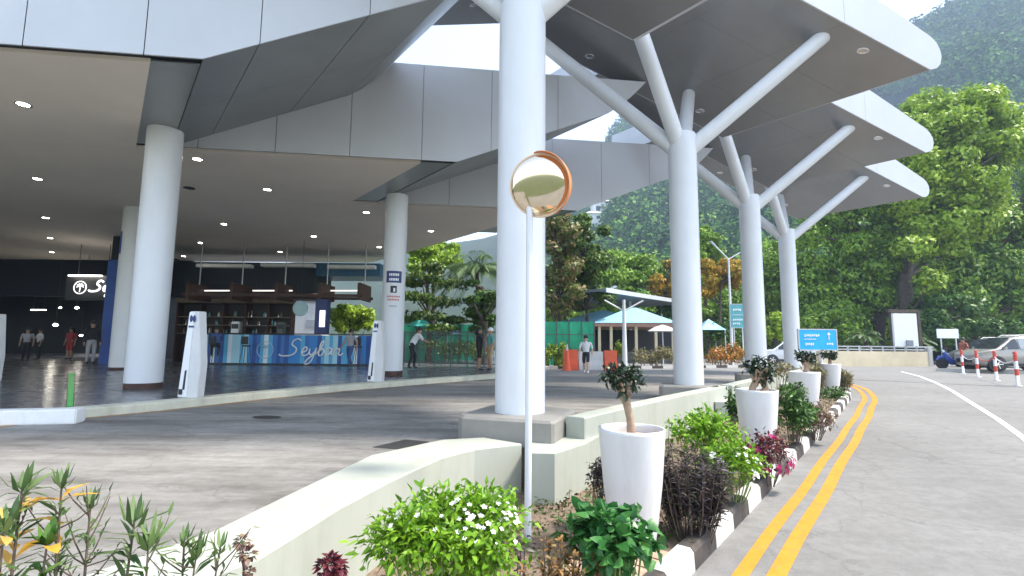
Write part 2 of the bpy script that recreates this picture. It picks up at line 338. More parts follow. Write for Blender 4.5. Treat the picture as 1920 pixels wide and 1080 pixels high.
# ------------------------------------------------------------------ light, sky, haze
SUN_AZ, SUN_EL = 97, 58
w = bpy.data.worlds.new('World'); sc.world = w; w.use_nodes = True
sky = w.node_tree.nodes.new('ShaderNodeTexSky'); sky.sky_type = 'NISHITA'; sky.sun_disc = False
sky.sun_elevation = rad(SUN_EL); sky.sun_rotation = rad(SUN_AZ); sky.air_density = 1.0; sky.dust_density = .8; sky.ozone_density = 1.0
bg = w.node_tree.nodes['Background']; bg.inputs['Strength'].default_value = .125
hs = w.node_tree.nodes.new('ShaderNodeHueSaturation'); hs.inputs['Saturation'].default_value = .62
w.node_tree.links.new(sky.outputs[0], hs.inputs['Color']); w.node_tree.links.new(hs.outputs[0], bg.inputs['Color'])
sd = bpy.data.lights.new('sun', 'SUN'); sd.energy = 2.15; sd.angle = rad(9.0); sd.color = (1, .93, .83)
so = bpy.data.objects.new('sun', sd); COL.objects.link(so)
sdir = azv(SUN_AZ) * math.cos(rad(SUN_EL)) + UP * math.sin(rad(SUN_EL))
so.rotation_euler = sdir.to_track_quat('Z', 'Y').to_euler(); so.location = sdir * 50
sc.view_settings.view_transform = 'Standard'; sc.view_settings.look = 'None'; sc.view_settings.exposure = 2.18; sc.view_settings.gamma = 1
cy = sc.cycles; cy.max_bounces = 7; cy.diffuse_bounces = 4; cy.glossy_bounces = 3; cy.transmission_bounces = 2; cy.transparent_max_bounces = 4; cy.volume_bounces = 0
cy.use_denoising = True; cy.sample_clamp_indirect = 6
# ================================================================== SETTING
def sstep(a, b, x): q = max(0, min(1, (x - a) / (b - a))); return q * q * (3 - 2 * q)
def zr(t): return min(0, -.80 + .031 * t) if t < 24 else -.056 * (1 - sstep(24, 28, t))
def atr(px, py, lift=0):          # point of the sloping right-hand road
    z = -.5
    for _ in range(30): p = at(px, py, z + lift); z = zr(p.dot(R_))
    return p
def tuof(p): return (p.dot(R_), p.dot(P_))
b = MB(); b.quad((-3000, -3000, -1.2), (3000, -3000, -1.2), (3000, 3000, -1.2), (-3000, 3000, -1.2)); struct(b.build('ground', M['earth']))

b = MB(); b.quad(tu(27, -60), tu(27, 60), tu(72, 60), tu(72, -60)); struct(b.build('forecourt', M['asphalt_right']))
b = MB(); ts = [-14, 0, 10, 20] + [24 + k * .5 for k in range(9)]
for a, c in zip(ts, ts[1:]): b.quad(tu(a, -4.0, zr(a)), tu(a, 46, zr(a)), tu(c, 46, zr(c)), tu(c, -4.0, zr(c)))
struct(b.build('right_road', M['asphalt_right']))
def poly_at(pts, t):                                   # u of a (t,u) polyline
    for (a, ua), (c, uc) in zip(pts, pts[1:]):
        if a <= t <= c: return ua + (uc - ua) * (t - a) / (c - a)
    return pts[-1][1]
_k = [tuof(atr(*p)) for p in ((1327, 1048), (1402, 968), (1470, 893), (1545, 812), (1575, 778), (1597, 748))]
_s = (_k[2][1] - _k[0][1]) / (_k[2][0] - _k[0][0])
_e = _k[-1]
KERB = [(-2.5, _k[0][1] - _s * (_k[0][0] + 2.5))] + _k + [(_e[0] + a, _e[1] + u) for a, u in ((1.6, -.14), (3.2, -.42), (4.8, -.95), (6.2, -1.7), (7.4, -2.7), (8.0, -3.8), (8.2, -5))]
print('KERB', KERB)
def resample(pts, step):
    out = [Vector((pts[0][0], pts[0][1]))]; acc = 0
    for a, c in zip(pts, pts[1:]):
        a, c = Vector(a), Vector(c); L_ = (c - a).length; d = step - acc
        while d <= L_: out.append(a + (c - a) * (d / L_)); d += step
        acc = L_ - (d - step)
    return out
ks = resample(KERB, .62); b = MB()
for i, (a, c) in enumerate(zip(ks, ks[1:])):
    e = (c - a).normalized(); n = Vector((e.y, -e.x)) * -1          # towards the bed
    n = Vector((-0.0, -1.0)) if n.y > 0 and i < 30 else (n if n.y < 0 else -n)
    a2, c2 = a + e * .006, c - e * .006; za, zc = zr(a.x), zr(c.x)
    prof = [(0, -.1), (0.015, .16), (.05, .20), (.17, .20), (.17, -.1)]
    pa = [tu(a2.x + n.x * o, a2.y + n.y * o, za + h) for o, h in prof]; pc = [tu(c2.x + n.x * o, c2.y + n.y * o, zc + h) for o, h in prof]
    m = len(prof); b.add(pa + pc, [tuple(range(m)), tuple(range(2 * m - 1, m - 1, -1))] + [(j, j + m, (j + 1) % m + m, (j + 1) % m) for j in range(m)], i % 2)
struct(b.build('island_kerb', [M['kerb_black'], M['kerb_white']]))
def stripe(name, pts, wd, mat, zf, lift=.006):          # painted line along (t,u) points
    b = MB(); pts = [Vector(p) for p in pts]
    l, r = [], []
    for i, p in enumerate(pts):
        e = (pts[min(i + 1, len(pts) - 1)] - pts[max(i - 1, 0)]).normalized(); n = Vector((-e.y, e.x))
        z = zf(p.x) + lift; l.append(tu(*(p + n * wd / 2), z)); r.append(tu(*(p - n * wd / 2), z))
    for i in range(len(pts) - 1): b.quad(l[i], r[i], r[i + 1], l[i + 1])
    return struct(b.build(name, mat))
kk = resample(KERB, .8)
def off(pts, o):
    out = []
    for i, p in enumerate(pts):
        e = (pts[min(i + 1, len(pts) - 1)] - pts[max(i - 1, 0)]).normalized(); out.append(p + Vector((-e.y, e.x)) * o)
    return out
wob = lambda pts: [Vector((p.x, p.y + .012 * math.sin(p.x * 1.7))) for p in pts]
stripe('yellow_line', wob(off(kk, .34)), .13, M['line_yellow'], zr)
stripe('yellow_line', wob(off(kk, .60)), .15, M['line_yellow'], zr)
b = MB(); wl = [Vector((p.dot(R_), p.dot(P_))) for p in [atr(*q) for q in ((1990, 880), (1920, 822), (1870, 786), (1820, 755), (1785, 733), (1755, 718), (1725, 706), (1690, 697))]]
stripe('white_line', wl, .13, M['line_white'], zr, .008)
# terminal floor and its kerb
CURB = [(-2.5, -11.2), (1.36, -12.1), (3.72, -12.35), (5.83, -12.9), (8.68, -13.4), (12, -13.6), (16.0, -13.7), (20, -14.4), (24, -16.5), (27, -19.5), (30, -24)]
b = MB()
n = len(CURB)
b.add([tu(t, u - .32, .17) for t, u in CURB] + [tu(t, -95, .17) for t, u in CURB], [(i, i + 1, n + i + 1, n + i) for i in range(n - 1)])
b.quad(tu(30, -24.3, .17), tu(70, -24.3, .17), tu(70, -95, .17), tu(30, -95, .17))
struct(b.build('terminal_floor', M['floor_tiles']))
b = MB()
for (t, u), (t2, u2) in zip(CURB, CURB[1:]):
    b.prism([tu(t, u, -.05), tu(t, u, .15), tu(t, u - .03, .174), tu(t, u - .45, .174), tu(t, u - .45, -.05)], tu(t2, u2) - tu(t, u))
struct(b.build('terminal_kerb', M['kerb_stone']))
stripe('worn_orange_line', [(t, u + .14) for t, u in CURB[:8]], .12, plain('line_worn', (.50, .27, .09), .8, var=.35, vscale=4, dirt=((.2, .185, .17), 2.5, .9)), lambda t: 0)
# planting bed
b = MB(); bt = [-3, -1, 1, 3, 6, 10, 15] + [17 + k for k in range(13)]
for a, c in zip(bt, bt[1:]):
    ui = lambda t: poly_at(KERB, max(t, -2.4)) - .17
    ul = lambda t: -5.6 if t < 6.2 else (-4.3 if t < 27 else -5.2)
    b.quad(tu(a, ul(a), zr(a) + .13), tu(a, ui(a), zr(a) + .12), tu(c, ui(c), zr(c) + .12), tu(c, ul(c), zr(c) + .13))
struct(b.build('planting_bed', M['soil']))
b = MB()
for i in range(7):
    for j in range(3): _p = (3.4 + i * .225, poly_at(KERB, 3.4) - .30 - j * .23); b.box(tu(*_p, zr(_p[0]) + .125), (.21, .21, .04), ax=(R_, P_, UP))
struct(b.build('brick_paving', M['paver']))
# ------------------------------------------------------------------ low walls of the island
def wallstrip(name, path, th, z0, z1, label, cap=.0):
    b = MB(); pts = [Vector(p) for p in path]; l, r = [], []
    for i, p in enumerate(pts):
        e = (pts[min(i + 1, len(pts) - 1)] - pts[max(i - 1, 0)]).normalized(); nn = Vector((-e.y, e.x, 0)); l.append(p + nn * th / 2); r.append(p - nn * th / 2)
    n = len(pts); c = .015
    zs = z1 if isinstance(z1, (list, tuple)) else [z1] * n
    V = []
    for i in range(n):
        nn = (l[i] - r[i]).normalized()
        V += [r[i] + UP * z0, r[i] + UP * (zs[i] - c), r[i] + nn * c + UP * zs[i], l[i] - nn * c + UP * zs[i], l[i] + UP * (zs[i] - c), l[i] + UP * z0]
    F = [tuple(range(6)), tuple(range(6 * n - 1, 6 * n - 7, -1))]
    for i in range(n - 1): F += [(i * 6 + j, i * 6 + j + 6, i * 6 + (j + 1) % 6 + 6, i * 6 + (j + 1) % 6) for j in range(6)]
    b.add(V, F); o = b.build(name, M['plaster_wall']); return tag(o, label, 'low wall', 'plastered walls between the canopy columns')
def wall_edges(name, left, right, z0, z1, label):
    b = MB(); n = len(left); V = []; c = .015
    for l, r in zip(left, right):
        l = Vector((l.x, l.y, 0)); r = Vector((r.x, r.y, 0)); nn = (l - r).normalized()
        V += [r + UP * z0, r + UP * (z1 - c), r + nn * c + UP * z1, l - nn * c + UP * z1, l + UP * (z1 - c), l + UP * z0]
    F = [tuple(range(6)), tuple(range(6 * n - 1, 6 * n - 7, -1))]
    for i in range(n - 1): F += [(i * 6 + j, i * 6 + j + 6, i * 6 + (j + 1) % 6 + 6, i * 6 + (j + 1) % 6) for j in range(6)]
    b.add(V, F); return tag(b.build(name, M['plaster_wall']), label, 'low wall', 'plastered walls between the canopy columns')
WL = [Vector((-3.6, 2.0, 0)), Vector((-2.55, 2.75, 0))] + [at(*p, .12) for p in ((400, 995), (520, 937), (640, 880), (697, 853), (760, 839), (830, 824), (905, 820))]
WR = [Vector((-3.3, 1.5, 0)), Vector((-2.1, 2.45, 0))] + [at(*p, .12) for p in ((483, 1047), (560, 1000), (640, 950), (735, 900), (827, 858), (890, 842), (978, 832))]
_mid = [(l + r) / 2 for l, r in zip(WL, WR)]
_in = [tu(-14, -5)] + [Vector((p.x, p.y, 0)) for p in _mid] + [tu(6.3, -4.6), tu(6.4, -4.05), tu(27, -4.05)]
b = MB(); _out = [tu(-14 + 41 * i / (len(_in) - 1), -60) for i in range(len(_in))]
for i in range(len(_in) - 1): b.quad(_out[i], _in[i], _in[i + 1], _out[i + 1])
struct(b.build('drop_off_lane', M['asphalt_left']))
wall_edges('low_wall', WL, WR, -.95, .12, 'pale plastered wall curving from the foreground up to the nearest concrete pedestal')
BP = -.86
for k in range(3):
    s0, s1 = 6.28 + 7.5 * k + .1, 6.28 + 7.5 * (k + 1) + .3
    z0 = .40 if k == 0 else .42
    wallstrip('low_wall', [tu(s0, -3.92), tu(s0 + 1.5, -3.98), tu((s0 + s1) / 2, -4.02), tu(s1 - 1, -4.02), tu(s1, -4.02)], .30, -.95, z0,
              ['pale wall running from the nearest column pedestal to the second, behind the first big white planter', 'pale wall between the second and third canopy columns behind the small trees in planters', 'pale far wall between the third and fourth canopy columns'][k])
# ================================================================== CANOPIES ON BRANCHING COLUMNS
tN = math.tan(rad(24.248))
CAN0 = C1 + SR                                           # column that carries the canopy with tip T0
def cz(f): return -f * tN if f > -8.2 else 8.2 * tN + (f + 8.2) * .13
def make_canopy():
    root = thing('branching_canopy', 'white canopy on a branching column, the nearest, rising right behind the round traffic mirror', 'canopy', CAN0, 0, 'canopies on branching columns')
    O = T0 - CAN0
    pt = lambda f, z, bb: O + F_ * f + B_ * bb + UP * z
    seams = [-2.5, -4.75, -7.0, -8.2, -9.4, -11.4]
    BL = 5.98
    top = lambda f: cz(f) + (1.38 if f > -8.2 else 1.2)
    # dark core
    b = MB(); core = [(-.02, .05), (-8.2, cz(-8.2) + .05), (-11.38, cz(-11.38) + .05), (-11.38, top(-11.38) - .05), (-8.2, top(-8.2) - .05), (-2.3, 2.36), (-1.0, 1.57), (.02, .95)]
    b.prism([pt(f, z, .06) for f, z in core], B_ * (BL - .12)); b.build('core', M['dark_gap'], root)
    b = MB()
    prev = 0
    for s in seams:                                      # soffit sheets
        for j in range(3):
            b0, b1 = .03 + j * (BL - .06) / 3 + .0025, .03 + (j + 1) * (BL - .06) / 3 - .0025
            f0, f1 = prev - .0035, s + .0035
            b.prism([pt(f0, cz(f0), b0), pt(f1, cz(f1), b0), pt(f1, cz(f1) + .04, b0), pt(f0, cz(f0) + .04, b0)], B_ * (b1 - b0))
        prev = s
    b.build('soffit', M['soffit_metal'], root)
    for bb in (0, BL - .05):                              # end faces
        b = MB(); prev = None
        nose = [(0, 0), (.20, .06), (.33, .2), (.38, .42), (.35, .62), (.25, .82), (0.10, .97)]
        b.prism([pt(f, z, bb) for f, z in nose + [(-1.0, 1.64), (-2.3, 2.42), (-2.494, top(-2.5)), (-2.494, cz(-2.494))]], B_ * .05)
        for f0, f1 in ((-2.506, -4.745), (-4.757, -6.995), (-7.007, -8.2), (-8.206, -11.4)):
            b.prism([pt(f0, cz(f0), bb), pt(f0, top(f0), bb), pt(f1, top(f1), bb), pt(f1, cz(f1), bb)], B_ * .05)
        b.build('fascia', M['white_panel'], root)
    b = MB(); pr = [(0.0, .0), (.20, .06), (.33, .2), (.38, .42), (.35, .62), (.25, .82), (0.10, .97), (-1.0, 1.64), (-2.3, 2.42), (-8.2, top(-8.2)), (-11.4, top(-11.4)), (-11.44, cz(-11.4) + .6), (-11.4, cz(-11.4))]
    V = [pt(f - (.004 if f > 0 else 0), z, .052) for f, z in pr] + [pt(f - (.004 if f > 0 else 0), z, BL - .052) for f, z in pr]; m = len(pr)
    b.add(V, [(i, i + 1, i + 1 + m, i + m) for i in range(m - 1)], 0, False); b.build('roof_skin', M['white_panel'], root)
    # column, branches, pedestal
    b = MB(); b.lathe((0, 0, 0), [(.39, .40), (.39, 6.95), (.385, 7.42), (.37, 7.45)], 40); b.build('column', M['white_paint'], root)
    for (f, bb, dz) in ((-2.25, .72, 0), (-2.25, 4.92, 0), (-9.1, .25, 0), (-8.5, 5.35, 0)):
        e = pt(f, cz(f) + .12, bb); a = Vector((0, 0, 6.85)); d = (e - a).normalized()
        b = MB(); b.tube([a + d * .05, a + (e - a) * .5, e], [.225, .215, .205], 24); b.build('branch', M['white_paint'], root)
    ang = rad(-20); x = Vector((math.cos(ang), math.sin(ang), 0)); y = Vector((-x.y, x.x, 0))
    b = MB(); s = .80; c = .12
    for z0, z1, q, s in ((-.95, .02, 0, .62), (.02, .36, 0, .77), (.36, .40, .04, .77)):
        p8 = [(-s + c, -s), (s - c * .3, -s), (s, -s + c * .3), (s, s - c), (s - c, s), (-s + c, s), (-s, s - c), (-s, -s + c)]
        lo = [x * i * .97 + y * j * .97 + UP * z0 for i, j in p8]; sc_ = 1 - q
        hi = [x * i * .97 * sc_ + y * j * .97 * sc_ + UP * z1 for i, j in p8]
        b.add(lo + hi, [tuple(range(7, -1, -1)), tuple(range(8, 16))] + [(i, (i + 1) % 8, (i + 1) % 8 + 8, i + 8) for i in range(8)])
    b.build('pedestal', M['concrete'], root)
    b = MB(); pl = [at(px, py, .10) - C1 for px, py in ((990, 850), (1040, 851), (1062, 845), (1100, 832), (1135, 812), (1060, 790), (985, 800))]
    b.prism([Vector((p.x, p.y, -.95)) for p in pl][::-1], UP * 1.05); b.build('plinth', M['plaster_wall'], root)
    n_ = (F_ * -math.sin(rad(24.248)) * -1 + UP * 0)
    for (f, bb) in ((-1.42, .45), (-1.5, 5.3), (-5.4, 5.4), (-5.35, .55), (-9.9, 4.6)):
        tilt = tN if f > -8.2 else -.13
        zx = (F_ + UP * -tilt).normalized(); zn = -(zx.cross(B_)).normalized(); zn = zn if zn.z < 0 else -zn
        b = MB(); o = pt(f, cz(f), bb); b.lathe(o, [(.13, -.01), (.13, .018), (.10, .02), (.095, .004)], 20, 0, (zx, B_, zn)); b.lathe(o, [(.093, .002), (.0001, .004)], 20, 1, (zx, B_, zn))
        b.build('downlight', [M['chrome'], M['lamp_lens']], root)
    return root
can1 = make_canopy()
can1['label'] = 'second branching-column canopy from the front, its right tip highest in the photo'
cl = {-1: 'nearest canopy on a branching column, white shaft right behind the round traffic mirror',
      1: 'third branching-column canopy from the front, its shaft beside the teal sign',
      2: 'farthest canopy on a branching column, shaft beside the bright blue sign'}
for k in (-1, 1, 2):
    c = copy_tree(can1); c.location = CAN0 + SR * k; c['label'] = cl[k]
# ================================================================== TERMINAL BUILDING
term = thing('terminal_building', 'open terminal building with zigzag white panel fascia and beige ceiling with downlights', 'building', (-16, 24, .17))
TO = Vector((-16, 24, .17))
tW = math.tan(rad(21.466)); HT = 3.25
def wz(f): return 0 if f <= 0 else (f * tW if f <= 5.1 else 5.1 * tW + (1.26 * ((f - 5.1) / 1.4) ** 1.25))
lip = [5.1, 5.5, 5.9, 6.2, 6.5]
def wing(k):
    O = C0 + SR * k - TO
    pt = lambda f, z, bb: O + F_ * f + B_ * bb + UP * z
    fl = -11.5 if k == 0 else -8.62
    b = MB(); edges = [fl] + [f for f in (-10.15, -7.9, -5.65, -3.4, -1.15) if f > fl + .3] + [1.1, 3.35, 5.1, 6.5]
    for f0, f1 in zip(edges, edges[1:]):
        a, c = f0 + .010, f1 - .010
        if f1 == 5.1: c = 5.1
        if f0 == 5.1: a = 5.1
        fs = sorted({a, c} | ({0} if a < 0 < c else set()) | {q for q in lip if a < q < c})
        b.prism([pt(f, wz(f), 0) for f in fs] + [pt(c, HT, 0), pt(a, HT, 0)] if c < 6.4 else [pt(f, wz(f), 0) for f in fs] + [pt(a, HT, 0)], B_ * .05)
    b.build('fascia', M['white_panel'], term)
    b = MB()
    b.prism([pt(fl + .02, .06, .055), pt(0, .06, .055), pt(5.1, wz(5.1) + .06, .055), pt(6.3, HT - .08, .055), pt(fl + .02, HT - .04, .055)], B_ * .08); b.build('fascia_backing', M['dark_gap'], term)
    b = MB(); ed = [.0, 1.1, 3.35, 5.1]                       # sloping soffit sheets of the wing
    for f0, f1 in zip(ed, ed[1:]):
        for j in range(2):
            b0 = .06 + j * 3.04; b1 = b0 + 3.03
            a, c = f0 + .009, f1 - .009
            b.prism([pt(a, wz(a), b0), pt(c, wz(c), b0), pt(c, wz(c) + .05, b0), pt(a, wz(a) + .05, b0)], B_ * (b1 - b0))
    b.build('wing_soffit', M['wing_metal'], term)
    b = MB(); V = [pt(f, wz(f), .06) for f in lip] + [pt(6.45, HT, .06)]; V2 = [v + B_ * 6.06 for v in V]; m = len(V)
    b.add(V + V2, [(i, i + 1, i + 1 + m, i + m) for i in range(m - 1)], 0, True); b.build('wing_lip', M['wing_metal'], term)
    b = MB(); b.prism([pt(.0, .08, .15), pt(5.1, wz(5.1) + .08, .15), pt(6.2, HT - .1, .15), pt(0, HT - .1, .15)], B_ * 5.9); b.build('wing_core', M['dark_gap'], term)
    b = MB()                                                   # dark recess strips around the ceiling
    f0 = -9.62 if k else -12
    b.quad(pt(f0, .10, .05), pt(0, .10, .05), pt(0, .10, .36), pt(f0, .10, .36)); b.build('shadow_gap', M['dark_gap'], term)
    b = MB(); b.prism([pt(-1.0, .03, .36), pt(-.01, .03, .36), pt(-.01, .06, .36), pt(-1.0, .06, .36)], B_ * 5.76); b.build('recess_band', M['wing_metal'], term)
    b = MB(); bl = 6.13 + .35 if k < 2 else 15.0              # ceiling
    fa = -60 if k else -60
    b.prism([pt(fa, 0, .36), pt(-1.0, 0, .36), pt(-1.0, .09, .36), pt(fa, .09, .36)], B_ * (bl - .36 - (.002 if k < 2 else 0))); b.build('ceiling', M['ceiling_board'], term)
    b = MB(); b.prism([pt(fa, .3, .2), pt(-.05, .3, .2), pt(-.05, HT, .2), pt(fa, HT, .2)], B_ * (5.9 if k < 2 else 15)); b.build('roof', M['grey_roof'], term)
for k in range(3): wing(k)
O2 = C0 + SR * 2 - TO
b = MB(); b.prism([O2 + F_ * -18 + B_ * 15.02, O2 + F_ * -8.5 + B_ * 19.5, O2 + F_ * -8.5 + B_ * 19.5 + UP * .09, O2 + F_ * -18 + B_ * 15.02 + UP * .09], F_ * -.01)
b = MB(); b.prism([O2 + F_ * -60 + B_ * 15.0, O2 + F_ * -1.0 + B_ * 15.0, O2 + F_ * -1.0 + B_ * 19.5, O2 + F_ * -17 + B_ * 22.6, O2 + F_ * -17 + B_ * 42, O2 + F_ * -60 + B_ * 42], UP * .09); b.build('ceiling', M['ceiling_board'], term)
b = MB(); b.prism([O2 + UP * .3 + F_ * -60 + B_ * 15.0, O2 + UP * .3 + F_ * -1.0 + B_ * 15.0, O2 + UP * .3 + F_ * -1.0 + B_ * 19.5, O2 + UP * .3 + F_ * -17 + B_ * 22.6, O2 + UP * .3 + F_ * -17 + B_ * 42, O2 + UP * .3 + F_ * -60 + B_ * 42], UP * 2.5); b.build('roof', M['grey_roof'], term)
def tcol(x, y, r, ztop, base):
    b = MB(); b.lathe(Vector((x, y, 0)) - TO, [(r, .17 + base), (r, ztop)], 40); c = b.build('column', M['white_paint'], term)
    b = MB(); b.lathe(Vector((x, y, 0)) - TO, [(r * .985, .172), (r * .985, .17 + base)], 40)
    b.build('base_trim', M['timber_red'] if base > .1 else M['black'], c); return c
cA1 = tcol(-9.85, 13.6, .44, 7.35, .16); cA2 = tcol(-4.68, 19.7, .44, 7.35, .2); cIn = tcol(-16.9, 22.0, .50, 7.33, .12)
def patch(c, x, y, r, ang, wd, z0, z1, mat, name, proud=.006):   # plate wrapped round a column
    b = MB(); n = 8; V = []
    for zz in (z0, z1):
        for i in range(n + 1):
            a = ang + (i / n - .5) * wd / r; V.append(Vector((x + math.sin(a) * (r + proud), y - math.cos(a) * (r + proud), zz)) - TO)
    b.add(V, [(i, i + 1, i + n + 2, i + n + 1) for i in range(n)], 0, True); return b.build(name, mat, c)
px2z = lambda py, Y: CH + (646 - py) / FPX * Y * 1.0
a2 = rad(12)
zt = lambda py: W(738, py, 19.3).z
patch(cA2, -4.68, 19.7, .44, a2, .62, zt(530), zt(508), M['navy'], 'blue_plaque')
for i, (py, ww) in enumerate(((515, .36), (524, .34))):
    for j in range(6): patch(cA2, -4.68, 19.7, .44, a2 + (j - 2.5) * .15 * ww / .36, .045, zt(py + 2.4), zt(py - 2.4), M['sign_white'], 'plaque_letter', .010)
patch(cA2, -4.68, 19.7, .44, a2, .24, zt(549), zt(536), M['black'], 'round_symbol'); patch(cA2, -4.68, 19.7, .44, a2 + .06, .07, zt(547), zt(540), M['sign_white'], 'symbol_mark', .010)
for py, ww, mt in ((556, .52, 'text_red'), (562, .46, 'text_red'), (574, .30, 'text_grey')):
    for j in range(8): patch(cA2, -4.68, 19.7, .44, a2 + (j - 3.5) * ww / 8 / .44, ww / 8 * .7, zt(py + 1.5), zt(py - 1.5), M[mt], 'notice_letter')
zt2 = lambda py: W(230, py, 21.5).z
patch(cIn, -16.9, 22.0, .50, rad(-42), .34, zt2(475), zt2(433), M['blue_panel'], 'blue_plaque')
for f, bb in ((-3.75, 3.32), (-4.13, 10.93), (-4.47, 18.59), (-4.75, 24.89), (-5.1, 31), (-5.27, 36.5), (-5.52, 43), (-5.9, 50), (.88, 7.34), (3.91, 10.97), (3.65, 18.55), (8.84, 21.26), (3.43, 24.88), (8.71, 27.65), (3.19, 31.13), (9.01, 14.41), (13.89, 18.37), (13.68, 24.29)):
    o = C0 + F_ * f + B_ * bb - TO; b = MB(); b.lathe(o, [(.17, -.0), (.17, -.02), (.135, -.022), (.13, -.008)], 20, 0); b.lathe(o + UP * -.010, [(.128, 0), (.0001, -.004)], 16, 1)
    b.build('downlight', [M['chrome'], M['lamp_lens']], term)
b = MB(); o = C0 + F_ * 1.12 + B_ * 11.3 - TO; b.lathe(o, [(.2, 0), (.2, -.02), (.02, -.03)], 20, 0); b.build('ceiling_vent', M['black'], term)
# dark hall at the left end
def wallbox(name, p0, p1, z0, z1, th, mat, parent=None, org=Vector((0, 0, 0))):
    p0, p1 = Vector((p0[0], p0[1], 0)), Vector((p1[0], p1[1], 0)); e = (p1 - p0); n = Vector((-e.y, e.x, 0)).normalized() * th
    b = MB(); b.prism([p0 + UP * z0 - org, p1 + UP * z0 - org, p1 + n + UP * z0 - org, p0 + n + UP * z0 - org], UP * (z1 - z0)); return b.build(name, mat, parent)
H0 = ground(212, 27); H1 = ground(187, 27)
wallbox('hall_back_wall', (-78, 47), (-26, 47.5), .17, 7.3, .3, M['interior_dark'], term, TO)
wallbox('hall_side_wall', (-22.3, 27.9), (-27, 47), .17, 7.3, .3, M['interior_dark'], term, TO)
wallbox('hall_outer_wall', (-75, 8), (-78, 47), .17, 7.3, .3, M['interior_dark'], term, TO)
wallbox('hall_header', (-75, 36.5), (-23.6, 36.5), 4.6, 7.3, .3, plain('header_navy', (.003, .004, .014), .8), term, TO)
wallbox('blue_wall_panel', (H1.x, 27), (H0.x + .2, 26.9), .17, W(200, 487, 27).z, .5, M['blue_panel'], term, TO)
# lit round palm emblem and cursive lettering over the hall
def stroke(b, pts, r, o, ax, mi=0, n=6):
    pts = [Vector(p) for p in pts]; P = []
    for i in range(len(pts) - 1):                               # catmull-rom
        p0, p1, p2, p3 = pts[max(i - 1, 0)], pts[i], pts[i + 1], pts[min(i + 2, len(pts) - 1)]
        for q in range(5):
            t = q / 5; P.append(.5 * ((2 * p1) + (p2 - p0) * t + (2 * p0 - 5 * p1 + 4 * p2 - p3) * t * t + (3 * p1 - p0 - 3 * p2 + p3) * t ** 3))
    P.append(pts[-1]); b.tube([o + ax[0] * p.x + ax[1] * p.y for p in P], r, n)
SCRIPT = {'S': [(.95, .98), (.72, 1.12), (.42, .98), (.40, .72), (.72, .50), (.70, .2), (.38, .02), (-.15, .0), (-.35, .10)],
 'e': [(.0, .22), (.28, .34), (.30, .54), (.12, .56), (.02, .28), (.14, .04), (.38, .06), (.52, .22)],
 'y': [(.0, .5), (.04, .18), (.2, .08), (.38, .3), (.44, .54), (.38, .1), (.22, -.42), (-.12, -.52), (.02, -.2), (.55, .22)],
 'b': [(.0, .2), (.26, .8), (.24, 1.02), (.10, .8), (.10, .1), (.3, .06), (.42, .3), (.26, .48), (.14, .34)],
 'a': [(.44, .46), (.2, .54), (.02, .28), (.14, .04), (.34, .2), (.46, .52), (.44, .14), (.6, .1)],
 'r': [(.0, .2), (.12, .52), (.2, .46), (.36, .48), (.34, .16), (.46, .06), (.62, .2)]}
def script(b, o, ax, h, r, mi=0):
    x = 0
    for ch, adv in zip('Seybar', (1.12, .5, .56, .5, .58, .5)):
        stroke(b, [((p[0] + x + p[1] * .18) * h, p[1] * h) for p in SCRIPT[ch]], r, o, ax, mi); x += adv
def emblem(b, o, ax, R, r):
    stroke(b, [(R * math.cos(a), R * math.sin(a)) for a in [i * math.pi / 8 for i in range(17)]], r, o, ax)
    stroke(b, [(-.05 * R, -.7 * R), (.02 * R, -.2 * R), (0, .25 * R)], r * .8, o, ax)
    for a in (20, 60, 110, 150, 200, -20): stroke(b, [(0, .25 * R), (.32 * R * math.cos(rad(a)), (.25 + .3 * math.sin(rad(a)) + .08) * R), (.6 * R * math.cos(rad(a)), (.25 + .45 * math.sin(rad(a)) - .08) * R)], r * .8, o, ax)
AX = (Vector((1, 0, 0)), UP)
sg = thing('hall_sign', 'lit white palm emblem and cursive letter in the dark hall beside the blue wall', 'sign', W(165, 539, 30))
s0 = W(165, 539, 30)
b = MB(); emblem(b, W(150, 539, 30) - s0, AX, .37, .026); b.build('emblem', M['sign_glow'], sg)
b = MB(); script(b, W(172, 546, 30) - s0, AX, .58, .055); b.build('lettering', M['sign_glow'], sg)
b = MB(); b.box(W(160, 517, 30) - s0, (2.0, .1, .07)); b.build('lit_edge', M['lamp_soft'], sg)  # edge catching light, drawn as a thin glowing bar
b = MB(); b.box(W(172, 540, 30.3) - s0, (3.0, .2, 1.5)); b.build('backboard', M['black'], sg)
b = MB()
for xx in (-.9, .9): b = MB(); b.tube([W(172, 540, 30.3) - s0 + Vector((xx, 0, .7)), W(172, 540, 30.3) - s0 + Vector((xx, 0, 7.3 - W(172, 540, 30.3).z))], .02, 6); b.build('hanger', M['dark_steel'], sg)
# dim ceiling lamps inside the hall
for i, (px, py, Y, r, lb) in enumerate(((144, 577, 36, .12, 'small bright round lamp glowing inside the dark hall, right of its other lamps'), (104, 609, 36, .16, 'bright oval lamp glowing low inside the dark hall'), (113, 577, 37, .09, 'faint small lamp at the centre of the dark hall'), (152, 629, 34, .09, 'faint lamp low in the dark hall near the blue wall'))):
    p = W(px, py, Y); o = thing('hanging_lamp', lb, 'lamp', p, 0, 'lamps in the dark hall')
    b = MB(); b.lathe((0, 0, -r * .6), [(.01, 0), (r * .7, r * .15), (r, r * .5), (r * .6, r), (.01, r * 1.2)], 16); b.build('bulb', M['lamp_lens'], o)
    b = MB(); b.tube([(0, 0, r * .6), (0, 0, 7.3 - p.z)], .012, 6); b.build('cord', M['black'], o)
p = W(72, 581, 38); o = thing('tube_lamp', 'dim long tube lamp hanging in the dark hall', 'lamp', p); b = MB(); b.box((0, 0, 0), (1.1, .1, .06)); b.build('tube', M['lamp_soft'], o)
